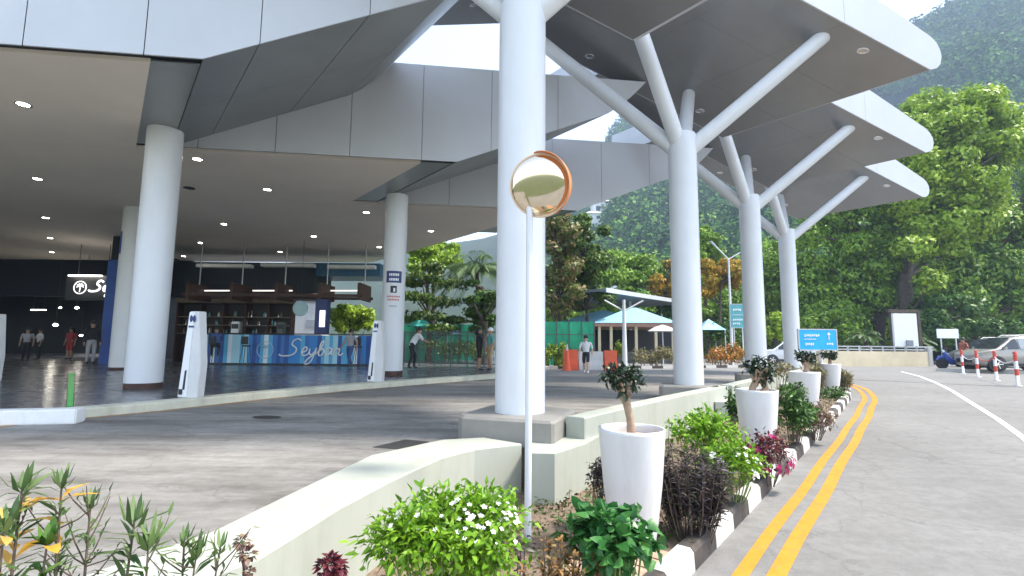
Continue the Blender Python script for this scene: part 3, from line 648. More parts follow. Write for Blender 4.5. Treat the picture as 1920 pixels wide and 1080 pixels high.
b = MB(); b.tube([(-.4, 0, .03), (-.4, 0, 7.3 - p.z)], .012, 6); b.tube([(.4, 0, .03), (.4, 0, 7.3 - p.z)], .012, 6); b.build('cord', M['black'], o)
# reflection of green light on the floor, built as a faintly glowing strip
g0, g1 = at(131, 762, .176), at(134, 700, .176); o = thing('reflection_streak', 'thin green streak of reflected light, painted as a strip on the dark terminal floor', 'painted reflection', g0)
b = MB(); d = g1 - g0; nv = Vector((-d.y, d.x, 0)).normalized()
b.prism([nv * .045, d + nv * .085, d - nv * .085, -nv * .045], UP * .012); b.build('lens', M['reflection_green'], o)  # body of the painted reflection, widened with distance to look evenly wide
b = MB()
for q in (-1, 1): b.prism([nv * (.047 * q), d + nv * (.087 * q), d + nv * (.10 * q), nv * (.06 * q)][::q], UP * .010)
b.build('streak_edge', M['black'], o)  # dark border added around the painted reflection
# ================================================================== ISLAND OBJECTS
# convex mirror on its pole
mp_ = W(990, 960, 5.35); mz = W(1013, 348, 5.3)
mr = thing('traffic_mirror', 'round convex traffic mirror with orange rim on a thin white pole', 'mirror', (mp_.x, mp_.y, zr(mp_.dot(R_)) + .1))
mo = Vector(mr.location)
b = MB(); b.tube([(0, 0, -.1), Vector((0, 0, mz.z - mo.z - .3)), Vector((0, .02, mz.z - mo.z + .05))], .036, 16); b.build('pole', M['white_paint'], mr)
nrm = Vector((-.30, -.93, -.22)).normalized(); xx = -nrm.cross(UP).normalized(); yy = xx.cross(nrm); yy = yy if yy.z > 0 else -yy; c = mz - mo
mm, nt, bb_ = new_mat('mirror_glass'); bb_.inputs['Base Color'].default_value = (.84, .72, .56, 1); bb_.inputs['Metallic'].default_value = 1; bb_.inputs['Roughness'].default_value = .07
RM = .335
b = MB(); b.lathe(c, [(RM * .97 * math.sin(a), .085 * max(0, math.cos(a)) ** .5) for a in [1.57 - i * .157 for i in range(10)]] + [(.0005, .085)], 48, 0, (xx, yy, nrm)); b.build('mirror_glass', mm, mr)
b = MB(); b.lathe(c, [(RM * .9, -.06), (RM * 1.02, -.05), (RM * 1.04, .0), (RM * 1.02, .03), (RM * .965, .025), (RM * .965, -.0)], 48, 0, (xx, yy, nrm)); b.build('rim', M['orange_rim'], mr)
b = MB(); b.lathe(c, [(.001, -.10), (RM * .6, -.09), (RM * .9, -.06)], 32, 0, (xx, yy, nrm)); b.build('back_shell', M['orange'], mr)
b = MB(); V = []; n = 26
for i in range(n + 1):
    a = rad(-62 + 160 * i / n); d = xx * math.cos(a) + yy * math.sin(a); dp = .17 * max(0, math.sin(math.pi * i / n)) ** .6
    V += [c + d * RM * 1.035 + nrm * .02, c + d * RM * 1.06 + nrm * (.025 + dp), c + d * RM * 1.075 + nrm * (.02 + dp), c + d * RM * 1.05 + nrm * .0]
b.add(V, [(i * 4 + j, i * 4 + j + 4, i * 4 + (j + 1) % 4 + 4, i * 4 + (j + 1) % 4) for i in range(n) for j in range(4)], 0, True); b.build('hood', M['orange'], mr)
b = MB(); b.box(c - nrm * .12 + Vector((0, .02, 0)), (.1, .12, .16)); b.build('bracket', M['steel'], mr)
# big white planters and the small trees in them
def bedz(p): return zr(p.dot(R_)) + .12
pl_px = [(1188, 1030, 1.0, 'tall tapered white planter nearest the camera, beside the kerb and brick paving'), (1424, 862, 1.0, 'tall tapered white planter behind the magenta flowers, second from the camera'), (1512, 772, 1.0, 'tapered white planter third from the camera, in front of the blue sign'), (1558, 738, .98, 'farthest tapered white planter at the tip of the flower bed')]
TOPS = [(1188, 802), (1424, 730), (1510, 697), (1558, 682)]
planters = []
def make_planter(p):
    root = thing('planter', '', 'planter', p, rad(15), 'tapered white planters in the flower bed')
    b = MB(); h = 1.0; pr = [(.155, 0), (.165, .02), (.20, .25), (.235, .55), (.258, .85), (.266, .97), (.268, 1.0), (.250, 1.0), (.246, .97), (.246, .92)]
    n = 40; V = []
    for r, z in pr: V += [Vector((r * math.cos(2 * math.pi * j / n), r * math.sin(2 * math.pi * j / n), z + (z ** 3) * .0)) for j in range(n)]
    b.add(V, [(i * n + j, i * n + (j + 1) % n, (i + 1) * n + (j + 1) % n, (i + 1) * n + j) for i in range(len(pr) - 1) for j in range(n)], 0, True); b.add(V[:n], [tuple(range(n - 1, -1, -1))])
    b.build('pot', M['planter_white'], root)
    b = MB(); b.lathe((0, 0, 0), [(.246, .925), (.001, .94)], 32); b.build('soil', M['paver'], root); return root
for i, (px, py, s_, lb) in enumerate(pl_px):
    p = atr(px, py, .12); p.z = bedz(p); tp = W(*TOPS[i], p.y)
    o = make_planter(p) if i == 0 else copy_tree(planters[0]); o.location = p; o['label'] = lb
    hgt = tp.z - p.z; wd = [116, 66, 46, 32][i] / FPX * p.length / .536
    o.scale = (wd, wd, hgt); planters.append(o); print('planter', i, p, hgt, wd)
def leafball(mb, c, r, n, ln, wd, mi=0, dense=.4):
    for _ in range(n):
        d = Vector(rng.normal(size=3)); d.normalize(); q = Vector(c) + Vector((d.x * r[0], d.y * r[1], d.z * r[2])) * (dense + (1 - dense) * random.random())
        dd = (d + Vector(rng.normal(size=3)) * .6 + Vector((0, 0, .1))).normalized()
        mb.leaf(q, dd, Vector((d.x * .4, d.y * .4, 1)) + Vector(rng.normal(size=3)) * .4, ln * random.uniform(.45, 1.35), wd * random.uniform(.55, 1.3), mi)
def potted_tree(i, px, trunk_bottom_py, fork_py, cx, cy, rx, ry, label, stems=1, leaves=330, lm='dark_gloss'):
    o = planters[i]; p = Vector(o.location); Y = p.y; k = Y / FPX
    top = p.z + o.scale.z * .935; root = thing('potted_tree', label, 'small tree', (p.x, p.y, top), 0, 'small trees in the white planters')
    org = Vector((p.x, p.y, top)); f = W(px, fork_py, Y) - org; cc = W(cx, cy, Y) - org; rr = (rx * k, rx * k * .9, ry * k)
    b = MB(); tr = rr[0] * .19
    for sI in range(stems):
        o_ = Vector(((sI - (stems - 1) / 2) * rr[0] * .55, 0, 0)); fk = f + o_ * .9
        b.tube([o_ + Vector((0, 0, -.03)), o_ + fk * .5 + Vector((tr * .3, 0, 0)), fk], [tr * 1.15, tr * .95, tr * 1.0], 10)
        for a in range(6):
            d = Vector((math.cos(a * 1.05 + i), math.sin(a * 1.05 + i) * .8, .5 + .3 * math.sin(a * 2))); e = cc + Vector((d.x * rr[0] * .7, d.y * rr[1] * .7, (d.z - .3) * rr[2] * .6))
            b.tube([fk - Vector((0, 0, tr)), fk * .5 + e * .5 + Vector((0, 0, tr)), e], [tr * .62, tr * .42, tr * .18], 6)
    b.build('trunk', M['bark_tan'], root)
    b = MB(); sub = 9
    for q in range(sub):
        d = Vector(rng.normal(size=3)); d.normalize(); c2 = cc + Vector((d.x * rr[0] * .62, d.y * rr[1] * .62, d.z * rr[2] * .6))
        leafball(b, c2, (rr[0] * .46, rr[1] * .46, rr[2] * .42), leaves // sub, rr[0] * .34, rr[0] * .19, 0, .2)
    b.build('crown', L[lm], root)
potted_tree(0, 1174, 805, 752, 1166, 714, 40, 34, 'small bonsai-like tree with tan trunk in the nearest white planter')
potted_tree(1, 1424, 730, 718, 1424, 694, 31, 25, 'small dark-leaved tree with two stems in the second white planter', 2)
potted_tree(2, 1512, 697, 686, 1508, 668, 20, 13, 'low dark-leaved tree in the white planter in front of the blue sign')
potted_tree(3, 1556, 682, 672, 1553, 666, 16, 9, 'small dark bush in the farthest white planter at the bed tip')
# shrubs and flowers of the bed ------------------------------------------------------
def shrub(name, label, px, py, Y, rx, ry, n, ln, wd, mats, group=None, cat='shrub', stems=14, flower=None, base_z=None, ryd=None, dense=.35, stem_mat='stem_brown', spread=1.0):
    c = W(px, py, Y); k = Y / FPX; t = c.dot(R_); z0 = base_z if base_z is not None else bedz(c)
    root = thing(name, label, cat, (c.x, c.y, z0), 0, group); org = Vector((c.x, c.y, z0)); cc = c - org
    rr = (rx * k, (ryd or rx * .8) * k, ry * k)
    b = MB(); ends = []; sprigs = []
    for q in range(stems):
        a = random.uniform(0, 6.28); r = math.sqrt(random.random()); e = cc + Vector((math.cos(a) * rr[0] * r * .85, math.sin(a) * rr[1] * r * .85, rr[2] * random.uniform(-.1, .85) * (1 - r * r * .6)))
        g = Vector((math.cos(a) * rr[0] * r * .3, math.sin(a) * rr[1] * r * .3, -.04)); ends.append(e)
        b.tube([g, (g + e) / 2 + Vector(rng.normal(size=3)) * .02, e], [.009, .007, .004], 5)
    for q in range(max(3, stems // 3)):                        # sprigs that stick out of the bush
        a = random.uniform(0, 6.28); r = random.uniform(.3, .95); e = cc + Vector((math.cos(a) * rr[0] * r, math.sin(a) * rr[1] * r, rr[2] * random.uniform(.85, 1.22) * (1.1 - r * .5))); g = cc + (e - cc) * .3
        b.tube([g, (g + e) / 2 + Vector(rng.normal(size=3)) * .015, e], [.006, .005, .003], 5); sprigs.append((g, e))
    b.build('stems', M[stem_mat], root)
    b = MB(); m = max(1, n // (len(ends) + 8))
    for g, e in sprigs:
        for q in range(14):
            f = .35 + .65 * random.random(); a = random.uniform(0, 6.28); b.leaf(g.lerp(e, f), Vector((math.cos(a), math.sin(a), random.uniform(-.2, .9))), UP + Vector(rng.normal(size=3)) * .4, ln * random.uniform(.5, 1.1), wd * random.uniform(.6, 1.1), 0, .25)
    for e in ends: leafball(b, e, (rr[0] * .42, rr[1] * .42, rr[2] * .4), m, ln, wd, 0, .1)
    for q in range(8):
        d = Vector(rng.normal(size=3)); d.normalize(); leafball(b, cc + Vector((d.x * rr[0] * .55, d.y * rr[1] * .55, d.z * rr[2] * .5)), (rr[0] * .5, rr[1] * .5, rr[2] * .5), m, ln, wd, 0, .1)
    b.build('leaves', L[mats], root)
    if flower:
        fm, fn, fr, region = flower; fo = None
        heads = [Vector((random.uniform(-1, .9), -random.uniform(.1, .9), random.uniform(.25, 1) if region == 'top' else random.uniform(-.7, .9))).normalized() for _ in range(max(4, fn // 6))]
        for q in range(fn):
            d = (random.choice(heads) + Vector(rng.normal(size=3)) * .13).normalized(); p = cc + Vector((d.x * rr[0], d.y * rr[1], d.z * rr[2])) * random.uniform(.85, 1.08)
            if fo is None:
                b = MB()
                for j in range(5):
                    a = j * 1.257; b.leaf((0, 0, 0), Vector((math.cos(a), math.sin(a), .25)), UP, fr, fr * .8, 0, .1)
                fo = o = b.build('flower', L[fm], root)
            else: o = fo.copy(); COL.objects.link(o)
            o.location = p; o.rotation_euler = (d + UP * .6).to_track_quat('Z', 'Y').to_euler(); o.scale = [random.uniform(.75, 1.3)] * 3
    return root
def spike_shrub(name, label, px, py, Y, rx, ry, nst, mats, ln, wd, cat='shrub', base_z=None, lean=.35, stem_mat='stem_brown', per=26, up=.8):
    c = W(px, py, Y); k = Y / FPX; z0 = base_z if base_z is not None else bedz(c); root = thing(name, label, cat, (c.x, c.y, z0)); top = c.z + ry * k - z0
    b = MB(); lf = MB()
    for q in range(nst):
        a = random.uniform(0, 6.28); r = math.sqrt(random.random()); g = Vector((math.cos(a) * rx * k * r * .45, math.sin(a) * rx * k * r * .45, -.05)); h = top * random.uniform(.62, 1.0) * (1 - .25 * r)
        e = g + Vector((math.cos(a) * rx * k * r * lean * 1.6, math.sin(a) * rx * k * r * lean, h)); m = (g + e) / 2 + Vector(rng.normal(size=3)) * .015
        b.tube([g, m, e], [.007, .005, .003], 5)
        for j in range(per):
            f = .25 + .75 * random.random() ** .8; p = g.lerp(e, f); aa = random.uniform(0, 6.28); lf.leaf(p, Vector((math.cos(aa), math.sin(aa), up + random.uniform(-.5, .5))), UP + Vector(rng.normal(size=3)) * .3, ln * random.uniform(.6, 1.2), wd, 0, .25)
    b.build('stems', M[stem_mat], root); lf.build('leaves', L[mats], root); return root
shrub('flowering_shrub', 'bright green bush with small white flowers at the bottom of the photo', 850, 1018, 3.3, 148, 98, 4000, .062, .027, 'lime', stems=34, flower=('white_flower', 60, .018, 'top'), ryd=105, stem_mat='stem_green')
spike_shrub('red_leaf_shrub', 'orange-brown twiggy shrub between the bright green bush and the broad-leaved plant', 1052, 1035, 3.2, 82, 70, 54, 'orange_brown', .05, .02, per=60, up=1.0)
b_ = shrub('broad_leaf_plant', 'dark green broad-leaved plant at the foot of the nearest white planter', 1140, 1022, 3.45, 84, 66, 620, .10, .078, 'broad', stems=26, stem_mat='stem_green')
spike_shrub('purple_sprig', 'thin dark purple sprig rising beside the mirror pole', 972, 950, 3.9, 16, 62, 3, 'purple', .075, .03, cat='plant', per=12, up=.35)
shrub('purple_shrub', 'dark purple shrub squeezed between the wall and the nearest white planter', 1130, 915, 5.6, 30, 56, 520, .07, .026, 'purple', stems=9)
spike_shrub('purple_grass', 'dark purple strappy shrub right of the nearest white planter', 1292, 905, 5.4, 76, 92, 80, 'purple', .12, .016, per=46, up=.5)
spike_shrub('twiggy_plant', 'thin grey-leaved twig standing against the pale wall behind the nearest planter', 1236, 790, 6.6, 34, 44, 4, 'narrow', .10, .026, cat='plant', per=9, up=.1)
shrub('green_shrub', 'bright lime green bush left of the second white planter', 1326, 812, 7.0, 68, 40, 1300, .085, .042, 'lime', stems=18, stem_mat='stem_green')
shrub('flowering_shrub', 'low green bush dotted with white flowers beside the kerb', 1368, 874, 6.3, 62, 48, 1200, .07, .04, 'lime', stems=18, flower=('white_flower', 46, .024, 'all'), stem_mat='stem_green')
shrub('flowering_shrub', 'dark red-leaved bush with magenta flowers in front of the second planter', 1438, 848, 7.2, 48, 40, 900, .06, .034, 'dark_red', stems=16, flower=('magenta_flower', 60, .035, 'all'))
shrub('green_shrub', 'dark green bush wedged between the wall and the second white planter', 1379, 765, 9.4, 22, 40, 500, .09, .05, 'green_mid', stems=8)
shrub('green_shrub', 'tall dark green bush right of the second white planter', 1482, 780, 9.2, 42, 54, 1100, .10, .055, 'green_mid', stems=16)
shrub('rusty_shrub', 'rusty pink-leaved bush beside the kerb, right of the tall dark green bush', 1526, 785, 10.0, 36, 32, 800, .075, .04, 'rusty', stems=14)
shrub('green_shrub', 'yellowish green bush in front of the third white planter', 1488, 742, 11.5, 20, 26, 260, .10, .05, 'green_mid', stems=8)
shrub('green_shrub', 'clipped dark green bush at the foot of the farthest white planter', 1562, 742, 15.6, 30, 15, 420, .10, .055, 'tree_dark', stems=12)
spike_shrub('dry_grass', 'dry brownish grass tuft behind the third white planter', 1524, 685, 16.5, 26, 20, 34, 'dry', .22, .03, per=22, up=1.2)
spike_shrub('dry_grass', 'grey-green grass tuft right of the farthest white planter', 1583, 708, 17.2, 13, 22, 22, 'dry', .20, .03, per=20, up=1.2)
shrub('grey_shrub', 'pale grey-green bush beside the third canopy shaft', 1455, 700, 14.5, 34, 22, 360, .10, .05, 'dry', stems=12)
# ground cover and litter on the soil
Q = []
for q in range(1500):
    t = random.uniform(1.5, 26); u0 = poly_at(KERB, t) - .2; u = u0 - random.random() * min(1.9, u0 + 4.0); 
    if 2.7 < t < 5.0 and u > poly_at(KERB, 4) - .95: continue
    p = tu(t, u, zr(t) + .13 + .06 * random.random()); Q.append(cloud([(tuple(p), (.16, .16, .07), 9)], .055, 1.0, .5, .2))
tag(quads_mesh('ground_cover', np.concatenate(Q), [leafmat('leaf_ground', [(0, (.05, .035, .02)), (.35, (.05, .085, .02)), (.75, (.09, .17, .03)), (1, (.22, .15, .08))], patch=.3, patchscale=2)]), kind='stuff')
# tall stemmy plants at the lower left
def stem_plant(label, px, top, Y, mats, leafl, leafw, n=30, dx=0, amber=0, z0=-.75, twigs=0, r=.006):
    n = int(n * 1.9); twigs = int(twigs * 1.3) + 3
    tp = W(px, top, Y); root = thing('stem_plant', label, 'plant', (tp.x - dx, Y, z0), 0, 'tall stemmed plants in the foreground corner'); e = tp - Vector((tp.x - dx, Y, z0))
    b = MB(); lf = MB(); am = MB(); m1 = e * .35 + Vector(rng.normal(size=3)) * .02; m2 = e * .7 + Vector(rng.normal(size=3)) * .015
    pts = [Vector((0, 0, 0)), m1, m2, e]; b.tube(pts, [r * 1.5, r * 1.2, r, r * .5], 6)
    def at_(f): f *= 3; i = min(2, int(f)); return pts[i].lerp(pts[i + 1], f - i)
    for q in range(twigs):
        f = random.uniform(.55, .97); p = at_(f); a = random.uniform(0, 6.28); ee = p + Vector((math.cos(a), math.sin(a) * .6, random.uniform(.4, 1.3))) * random.uniform(.05, .15)
        b.tube([p, (p + ee) / 2 - Vector((0, 0, .012)), ee], [r * .55, r * .45, r * .25], 5)
        for j in range(3): lf.leaf(ee - (ee - p) * (.3 * j), (ee - p).normalized() + Vector(rng.normal(size=3)) * .5, UP, leafl * .55 * random.uniform(.5, .9), leafw * .5, 0, .15)
    for q in range(n):
        f = .45 + .55 * random.random() ** .5; p = at_(f); a = random.uniform(0, 6.28); mb = am if random.random() < amber * .4 else lf
        mb.leaf(p, Vector((math.cos(a), math.sin(a), random.uniform(.1, 1.5))), UP + Vector(rng.normal(size=3)) * .25, leafl * .74 * random.uniform(.5, 1.25) * (1.15 if mb is am else 1), leafw * .62 * (2.0 if mb is am else 1), 0, .28)
    for q in range(9):
        a = q * 2.4; lf.leaf(e - Vector((0, 0, .012 * (q % 3))), Vector((math.cos(a), math.sin(a), random.uniform(.7, 2.2))), Vector((math.cos(a), math.sin(a), -1)), leafl * random.uniform(.45, .8), leafw * .7, 0, .12)
    b.build('stems', M['stem_brown'], root); lf.build('leaves', L[mats], root)
    if am.v: am.build('amber_leaves', L['amber'], root)
stem_plant('tall stem with green tip leaves and amber lower leaves, leftmost in the foreground', 42, 912, 1.9, 'narrow', .15, .028, 30, 0, .38, twigs=5)
stem_plant('tallest dark bare-twigged stem in the lower left foreground', 116, 905, 1.95, 'narrow', .13, .022, 22, -.03, .12, twigs=13)
stem_plant('dark stem with fine spreading twigs, right of the tallest foreground stem', 170, 945, 2.0, 'narrow', .11, .018, 18, -.02, .0, twigs=15)
stem_plant('bright green long-leaved shoot in the middle of the foreground stems', 252, 980, 2.05, 'narrow', .19, .03, 20, 0, .0, r=.007)
stem_plant('lower green shoot beside the bright long-leaved foreground shoot', 278, 1022, 2.0, 'narrow', .17, .03, 16, 0, .0)
stem_plant('slender shoot with short grey-green leaves left of the brown seed heads', 345, 1015, 2.1, 'narrow', .10, .02, 18, 0, .0, twigs=4)
stem_plant('small green shoot low between the foreground shoots', 368, 1040, 2.1, 'narrow', .15, .028, 12)
stem_plant('curved shoot nearest the brown seed heads at the bottom edge', 413, 1028, 2.15, 'narrow', .12, .022, 12, .03, twigs=4)
stem_plant('broad stem with many amber leaves in the bottom left corner', 8, 985, 1.8, 'narrow', .14, .03, 22, 0, .6)
stem_plant('short leafy stem low among the leftmost foreground stems', 90, 1010, 1.85, 'green_mid', .12, .04, 16, 0, .2)
def flower_head(label, px, py, Y, mats, pieces, r):
    p = W(px, py, Y); root = thing('cockscomb_flower', label, 'flower', (p.x, Y, -.75)); o = Vector((p.x, Y, -.75)); b = MB(); b.tube([(.02, 0, 0), (.01, .01, (p.z + .75) * .6), p - o], [.007, .006, .005], 6); b.build('stem', M['stem_brown'], root)
    b = MB()
    for dx, dz, s in pieces:
        for q in range(34):
            d = Vector(rng.normal(size=3)); d.normalize(); b.leaf(p - o + Vector((dx, 0, dz)) + d * s * .4, d, UP + d, s * .8, s * .6, 0, .3)
    b.build('flower_head', L[mats], root)
flower_head('brown wilted cockscomb seed heads on a stalk in front of the pale wall', 458, 1042, 2.2, 'rusty', [(-.012, .055, .035), (.012, 0, .04), (.025, -.06, .025)], .04)
bpy.data.objects['cockscomb_flower'].children[1].data.materials[0] = leafmat('leaf_wilted', [(0, (.05, .022, .02)), (.6, (.10, .05, .04)), (1, (.17, .10, .08))], patch=.1, trans=.05)
flower_head('dark red cockscomb flower at the bottom edge in front of the pale wall', 618, 1066, 2.4, 'dark_red', [(-.02, .0, .05), (.025, .0, .055), (0, .03, .045)], .05)
# ================================================================== HILL AND TREES
SKY_PTS = [(-600, 560), (0, 520), (600, 480), (900, 440), (1040, 400), (1110, 330), (1165, 232), (1250, 196), (1400, 140), (1560, 96), (1700, 58), (1735, 48), (1800, 12), (1860, -14), (1920, -36), (2200, -110), (2700, -60), (3600, 120)]
def sky_tan(a):                                            # elevation of the skyline for an azimuth (rad)
    px = 960 + FPX * math.tan(max(-1.25, min(1.25, a)))
    for (x0, y0), (x1, y1) in zip(SKY_PTS, SKY_PTS[1:]):
        if x0 <= px <= x1:
            d = ray(px, y0 + (y1 - y0) * (px - x0) / (x1 - x0)); return d.z / math.hypot(d.x, d.y)
    return .05
RD = 520
def hill_h(a, r):
    e = sky_tan(a); s = max(0, (r - 78) / (RD - 78)); s = min(1, s) ** .75 if r < RD else max(0, 1 - (r - RD) / 500)
    bmp = 1 + .05 * math.sin(a * 41 + r * .02) * min(1, r / 200) + .06 * math.sin(a * 17 - r * .031)
    return r * e * s * (bmp if r < RD * .8 else 1) - 1.3
NA, NR = 96, 40; V = []; Fc = []
for i in range(NA + 1):
    a = rad(-40 + 110 * i / NA)
    for j in range(NR + 1):
        r = 78 + (900 - 78) * (j / NR) ** 1.4; V.append((r * math.sin(a), r * math.cos(a), hill_h(a, r)))
b = MB(); b.add(V, [(i * (NR + 1) + j, (i + 1) * (NR + 1) + j, (i + 1) * (NR + 1) + j + 1, i * (NR + 1) + j + 1) for i in range(NA) for j in range(NR)], 0, True); struct(b.build('hill', M['hill_ground']))
Q = []
for q in range(5200):
    r = 84 + (RD + 20 - 84) * random.random() ** .85; px = random.uniform(980, 2060); a = math.atan((px - 960) / FPX)
    h = hill_h(a, r); cr = random.uniform(2.6, 5.2) * (1 if r > 200 else .8) + r * .004; c = (r * math.sin(a), r * math.cos(a), h + cr * .75)
    Q.append(cloud([(c, (cr, cr, cr * random.uniform(.75, 1.25)), 105 if r < 260 else 60)], cr * .40, .5, .7, .7))
tag(quads_mesh('forest', np.concatenate(Q), L['forest']), kind='stuff')
def tree(name, label, px, Y, trunk, clusters, leaf, size, mat, group=None, z=0, tr=.35, cat='tree', aspect=.55, up=.35, bark='bark_dark', limbs=True, shell=.45):
    """trunk: pixel polyline from the ground up; clusters: (px, py, rx_px, ry_px, n, dY)"""
    base = ground(px, Y, z); root = thing(name, label, cat, base, 0, group); k = Y / FPX
    b = MB(); tp = [Vector((0, 0, -.3))] + [W(x, y, Y) - base for x, y in trunk]; n = len(tp)
    b.tube(tp, [tr * (1.15 - .65 * i / (n - 1)) for i in range(n)], 10)
    cs = []
    for (x, y, rx, ry, m, dY) in clusters:
        c = W(x, y, Y + dY) - base; rr = (rx * k, rx * k * .9, ry * k); cs.append((tuple(c), rr, m))
        if limbs:
            s = min(tp[1:], key=lambda v: (v - c).length + (0 if v.z < c.z else 99)); b.tube([s, (s + c) / 2 + Vector((0, 0, -(c - s).length * .06)), c], [tr * .38, tr * .24, tr * .08], 6)
    b.build('trunk', M[bark], root)
    quads_mesh('crown', cloud([(c_, r_, n_ * (1.9 if Y > 40 else 1.35)) for c_, r_, n_ in cs], size, up, aspect, shell), L[mat], None, root); return root
def rand_clusters(region, n, rmin, rmax, per, dy=2.0, flat=.75):
    out = []; x0, y0, x1, y1 = region
    for q in range(n):
        u, v = random.random(), random.random(); r = random.uniform(rmin, rmax); out.append((x0 + (x1 - x0) * u, y0 + (y1 - y0) * v, r, r * flat, per, random.uniform(-dy, dy)))
    return out
def in_oval(cx, cy, rx, ry, n, rmin, rmax, per, dy=2.5, flat=.75):
    out = []
    while len(out) < n:
        x, y = random.uniform(-1, 1), random.uniform(-1, 1)
        if x * x + y * y < 1: r = random.uniform(rmin, rmax); out.append((cx + rx * x, cy + ry * y, r, r * flat, per, random.uniform(-dy, dy)))
    return out
Q = []
for q in range(620):
    px = random.uniform(985, 2080); Y = random.uniform(60, 76); top = 640 - (55 + 190 * max(0, min(1, (px - 1380) / 140)) * random.random() ** .6 + 60 * random.random()); py = random.uniform(top, 668); c = W(px, py, Y); r = random.uniform(1.1, 2.0)
    Q.append(cloud([(tuple(c), (r, r, r * .85), 90)], .62, .45, .6, .5))
tag(quads_mesh('background_wood', np.concatenate(Q), L['tree']), kind='stuff')
GB = 'big trees beyond the car park'
tree('big_tree', 'huge spreading tree with sunlit yellow-green top behind the white billboard', 1702, 47, [(1700, 600), (1696, 520), (1712, 440), (1745, 350), (1780, 270)],
     in_oval(1800, 262, 118, 92, 52, 24, 44, 330) + in_oval(1730, 440, 70, 90, 16, 22, 36, 260) + in_oval(1770, 380, 100, 66, 26, 22, 40, 300) + [(1830, 185, 42, 22, 380, 0), (1770, 205, 40, 24, 360, 0), (1880, 225, 36, 26, 340, 0), (1710, 250, 30, 22, 260, 0)], 0, .46, 'tree_light', GB, tr=.62)
tree('big_tree', 'dark green tree with drooping boughs between the farthest column and the white billboard', 1640, 50, [(1650, 600), (1640, 520), (1620, 450), (1590, 400)],
     in_oval(1600, 480, 100, 105, 46, 22, 40, 300) + in_oval(1540, 560, 50, 80, 16, 18, 30, 240) + in_oval(1690, 470, 60, 70, 18, 20, 34, 280), 0, .42, 'tree', GB, tr=.5)
tree('big_tree', 'dense green tree standing behind the silver car at the right edge', 1850, 52, [(1850, 600), (1850, 540), (1862, 470), (1880, 420)],
     in_oval(1870, 490, 110, 110, 54, 24, 44, 310) + in_oval(1960, 400, 60, 90, 14, 24, 40, 280), 0, .46, 'tree', GB, tr=.5)
tree('understorey_tree', 'low dark leafy thicket tree behind the white billboard and scooter', 1770, 45, [(1770, 640), (1765, 600)], in_oval(1775, 600, 85, 48, 26, 16, 28, 220) + in_oval(1890, 622, 70, 24, 14, 14, 24, 200), 0, .34, 'tree_dark', 'low trees behind the car park', tr=.2)
tree('understorey_tree', 'low leafy tree standing behind the bright blue sign', 1560, 47, [(1560, 650), (1565, 610)], in_oval(1570, 612, 75, 36, 24, 14, 24, 210), 0, .34, 'tree', 'low trees behind the car park', tr=.2)
tree('understorey_tree', 'bright lime young tree between the third and fourth canopy shafts', 1458, 44, [(1458, 650), (1456, 620)], in_oval(1455, 612, 20, 24, 9, 9, 15, 170), 0, .28, 'tree_light', 'low trees behind the car park', tr=.1)
tree('slender_tree', 'tall slender tree seen between the third and fourth canopy shafts', 1450, 56, [(1452, 600), (1448, 520), (1450, 470)], in_oval(1450, 520, 34, 80, 26, 14, 26, 220), 0, .38, 'tree', tr=.28)
# trees around the middle
tree('pine_like_tree', 'tall tree with brown withered boughs right behind the nearest canopy shaft', 1046, 40, [(1050, 640), (1048, 560), (1046, 470)], in_oval(1050, 520, 34, 70, 26, 14, 24, 190) + in_oval(1050, 440, 30, 34, 12, 12, 22, 190), 0, .32, 'brown_mix', 'trees beside the blue-roofed pavilion', tr=.22)
tree('pine_like_tree', 'olive green tree leaning on two thin trunks left of the blue-roofed pavilion', 1098, 42, [(1102, 640), (1100, 580), (1098, 500)], in_oval(1100, 470, 44, 64, 28, 13, 24, 190) + in_oval(1104, 560, 38, 24, 10, 11, 18, 170), 0, .32, 'tiered', 'trees beside the blue-roofed pavilion', tr=.18)
tree('leafy_tree', 'round green tree on the slope above the grey walkway roof', 1180, 60, [(1182, 600), (1180, 540)], in_oval(1180, 508, 60, 34, 26, 14, 26, 220), 0, .42, 'tree', 'green trees above the walkway roof', tr=.3)
tree('leafy_tree', 'yellowish green tree touching the left side of the second canopy shaft', 1248, 58, [(1250, 600), (1248, 550)], in_oval(1250, 522, 26, 34, 14, 12, 20, 200), 0, .38, 'yellow', 'green trees above the walkway roof', tr=.2)
tree('leafy_tree', 'dark green tree right of the grey walkway roof', 1240, 56, [(1242, 620), (1240, 590)], in_oval(1240, 596, 34, 24, 12, 12, 18, 190), 0, .36, 'tree_dark', 'green trees above the walkway roof', tr=.2)
tree('yellow_tree', 'golden yellow flowering tree between the second and third canopy shafts', 1350, 50, [(1350, 630), (1350, 570), (1352, 530)], in_oval(1352, 512, 36, 26, 18, 11, 19, 190) + in_oval(1330, 548, 14, 12, 6, 9, 14, 120), 0, .32, 'yellow', tr=.16)
tree('leafy_tree', 'bright green tree rising above the golden tree between two canopy shafts', 1325, 58, [(1326, 600), (1322, 520)], in_oval(1326, 480, 18, 50, 14, 11, 19, 190) + in_oval(1345, 590, 40, 40, 18, 12, 20, 190), 0, .36, 'tree', 'green trees above the walkway roof', tr=.2)
for i, (x, y, rx, ry, lb) in enumerate(((812, 470, 48, 30, 'light green tree top under the ceiling edge, right of the column with the blue plaque'),)):
    tree('leafy_tree', lb, x, 46, [(x, 640), (x, 560), (x, 500)], in_oval(x, y + 10, rx, ry, 22, 13, 24, 230), 0, .34, 'tree_light', 'green trees above the walkway roof', tr=.2)
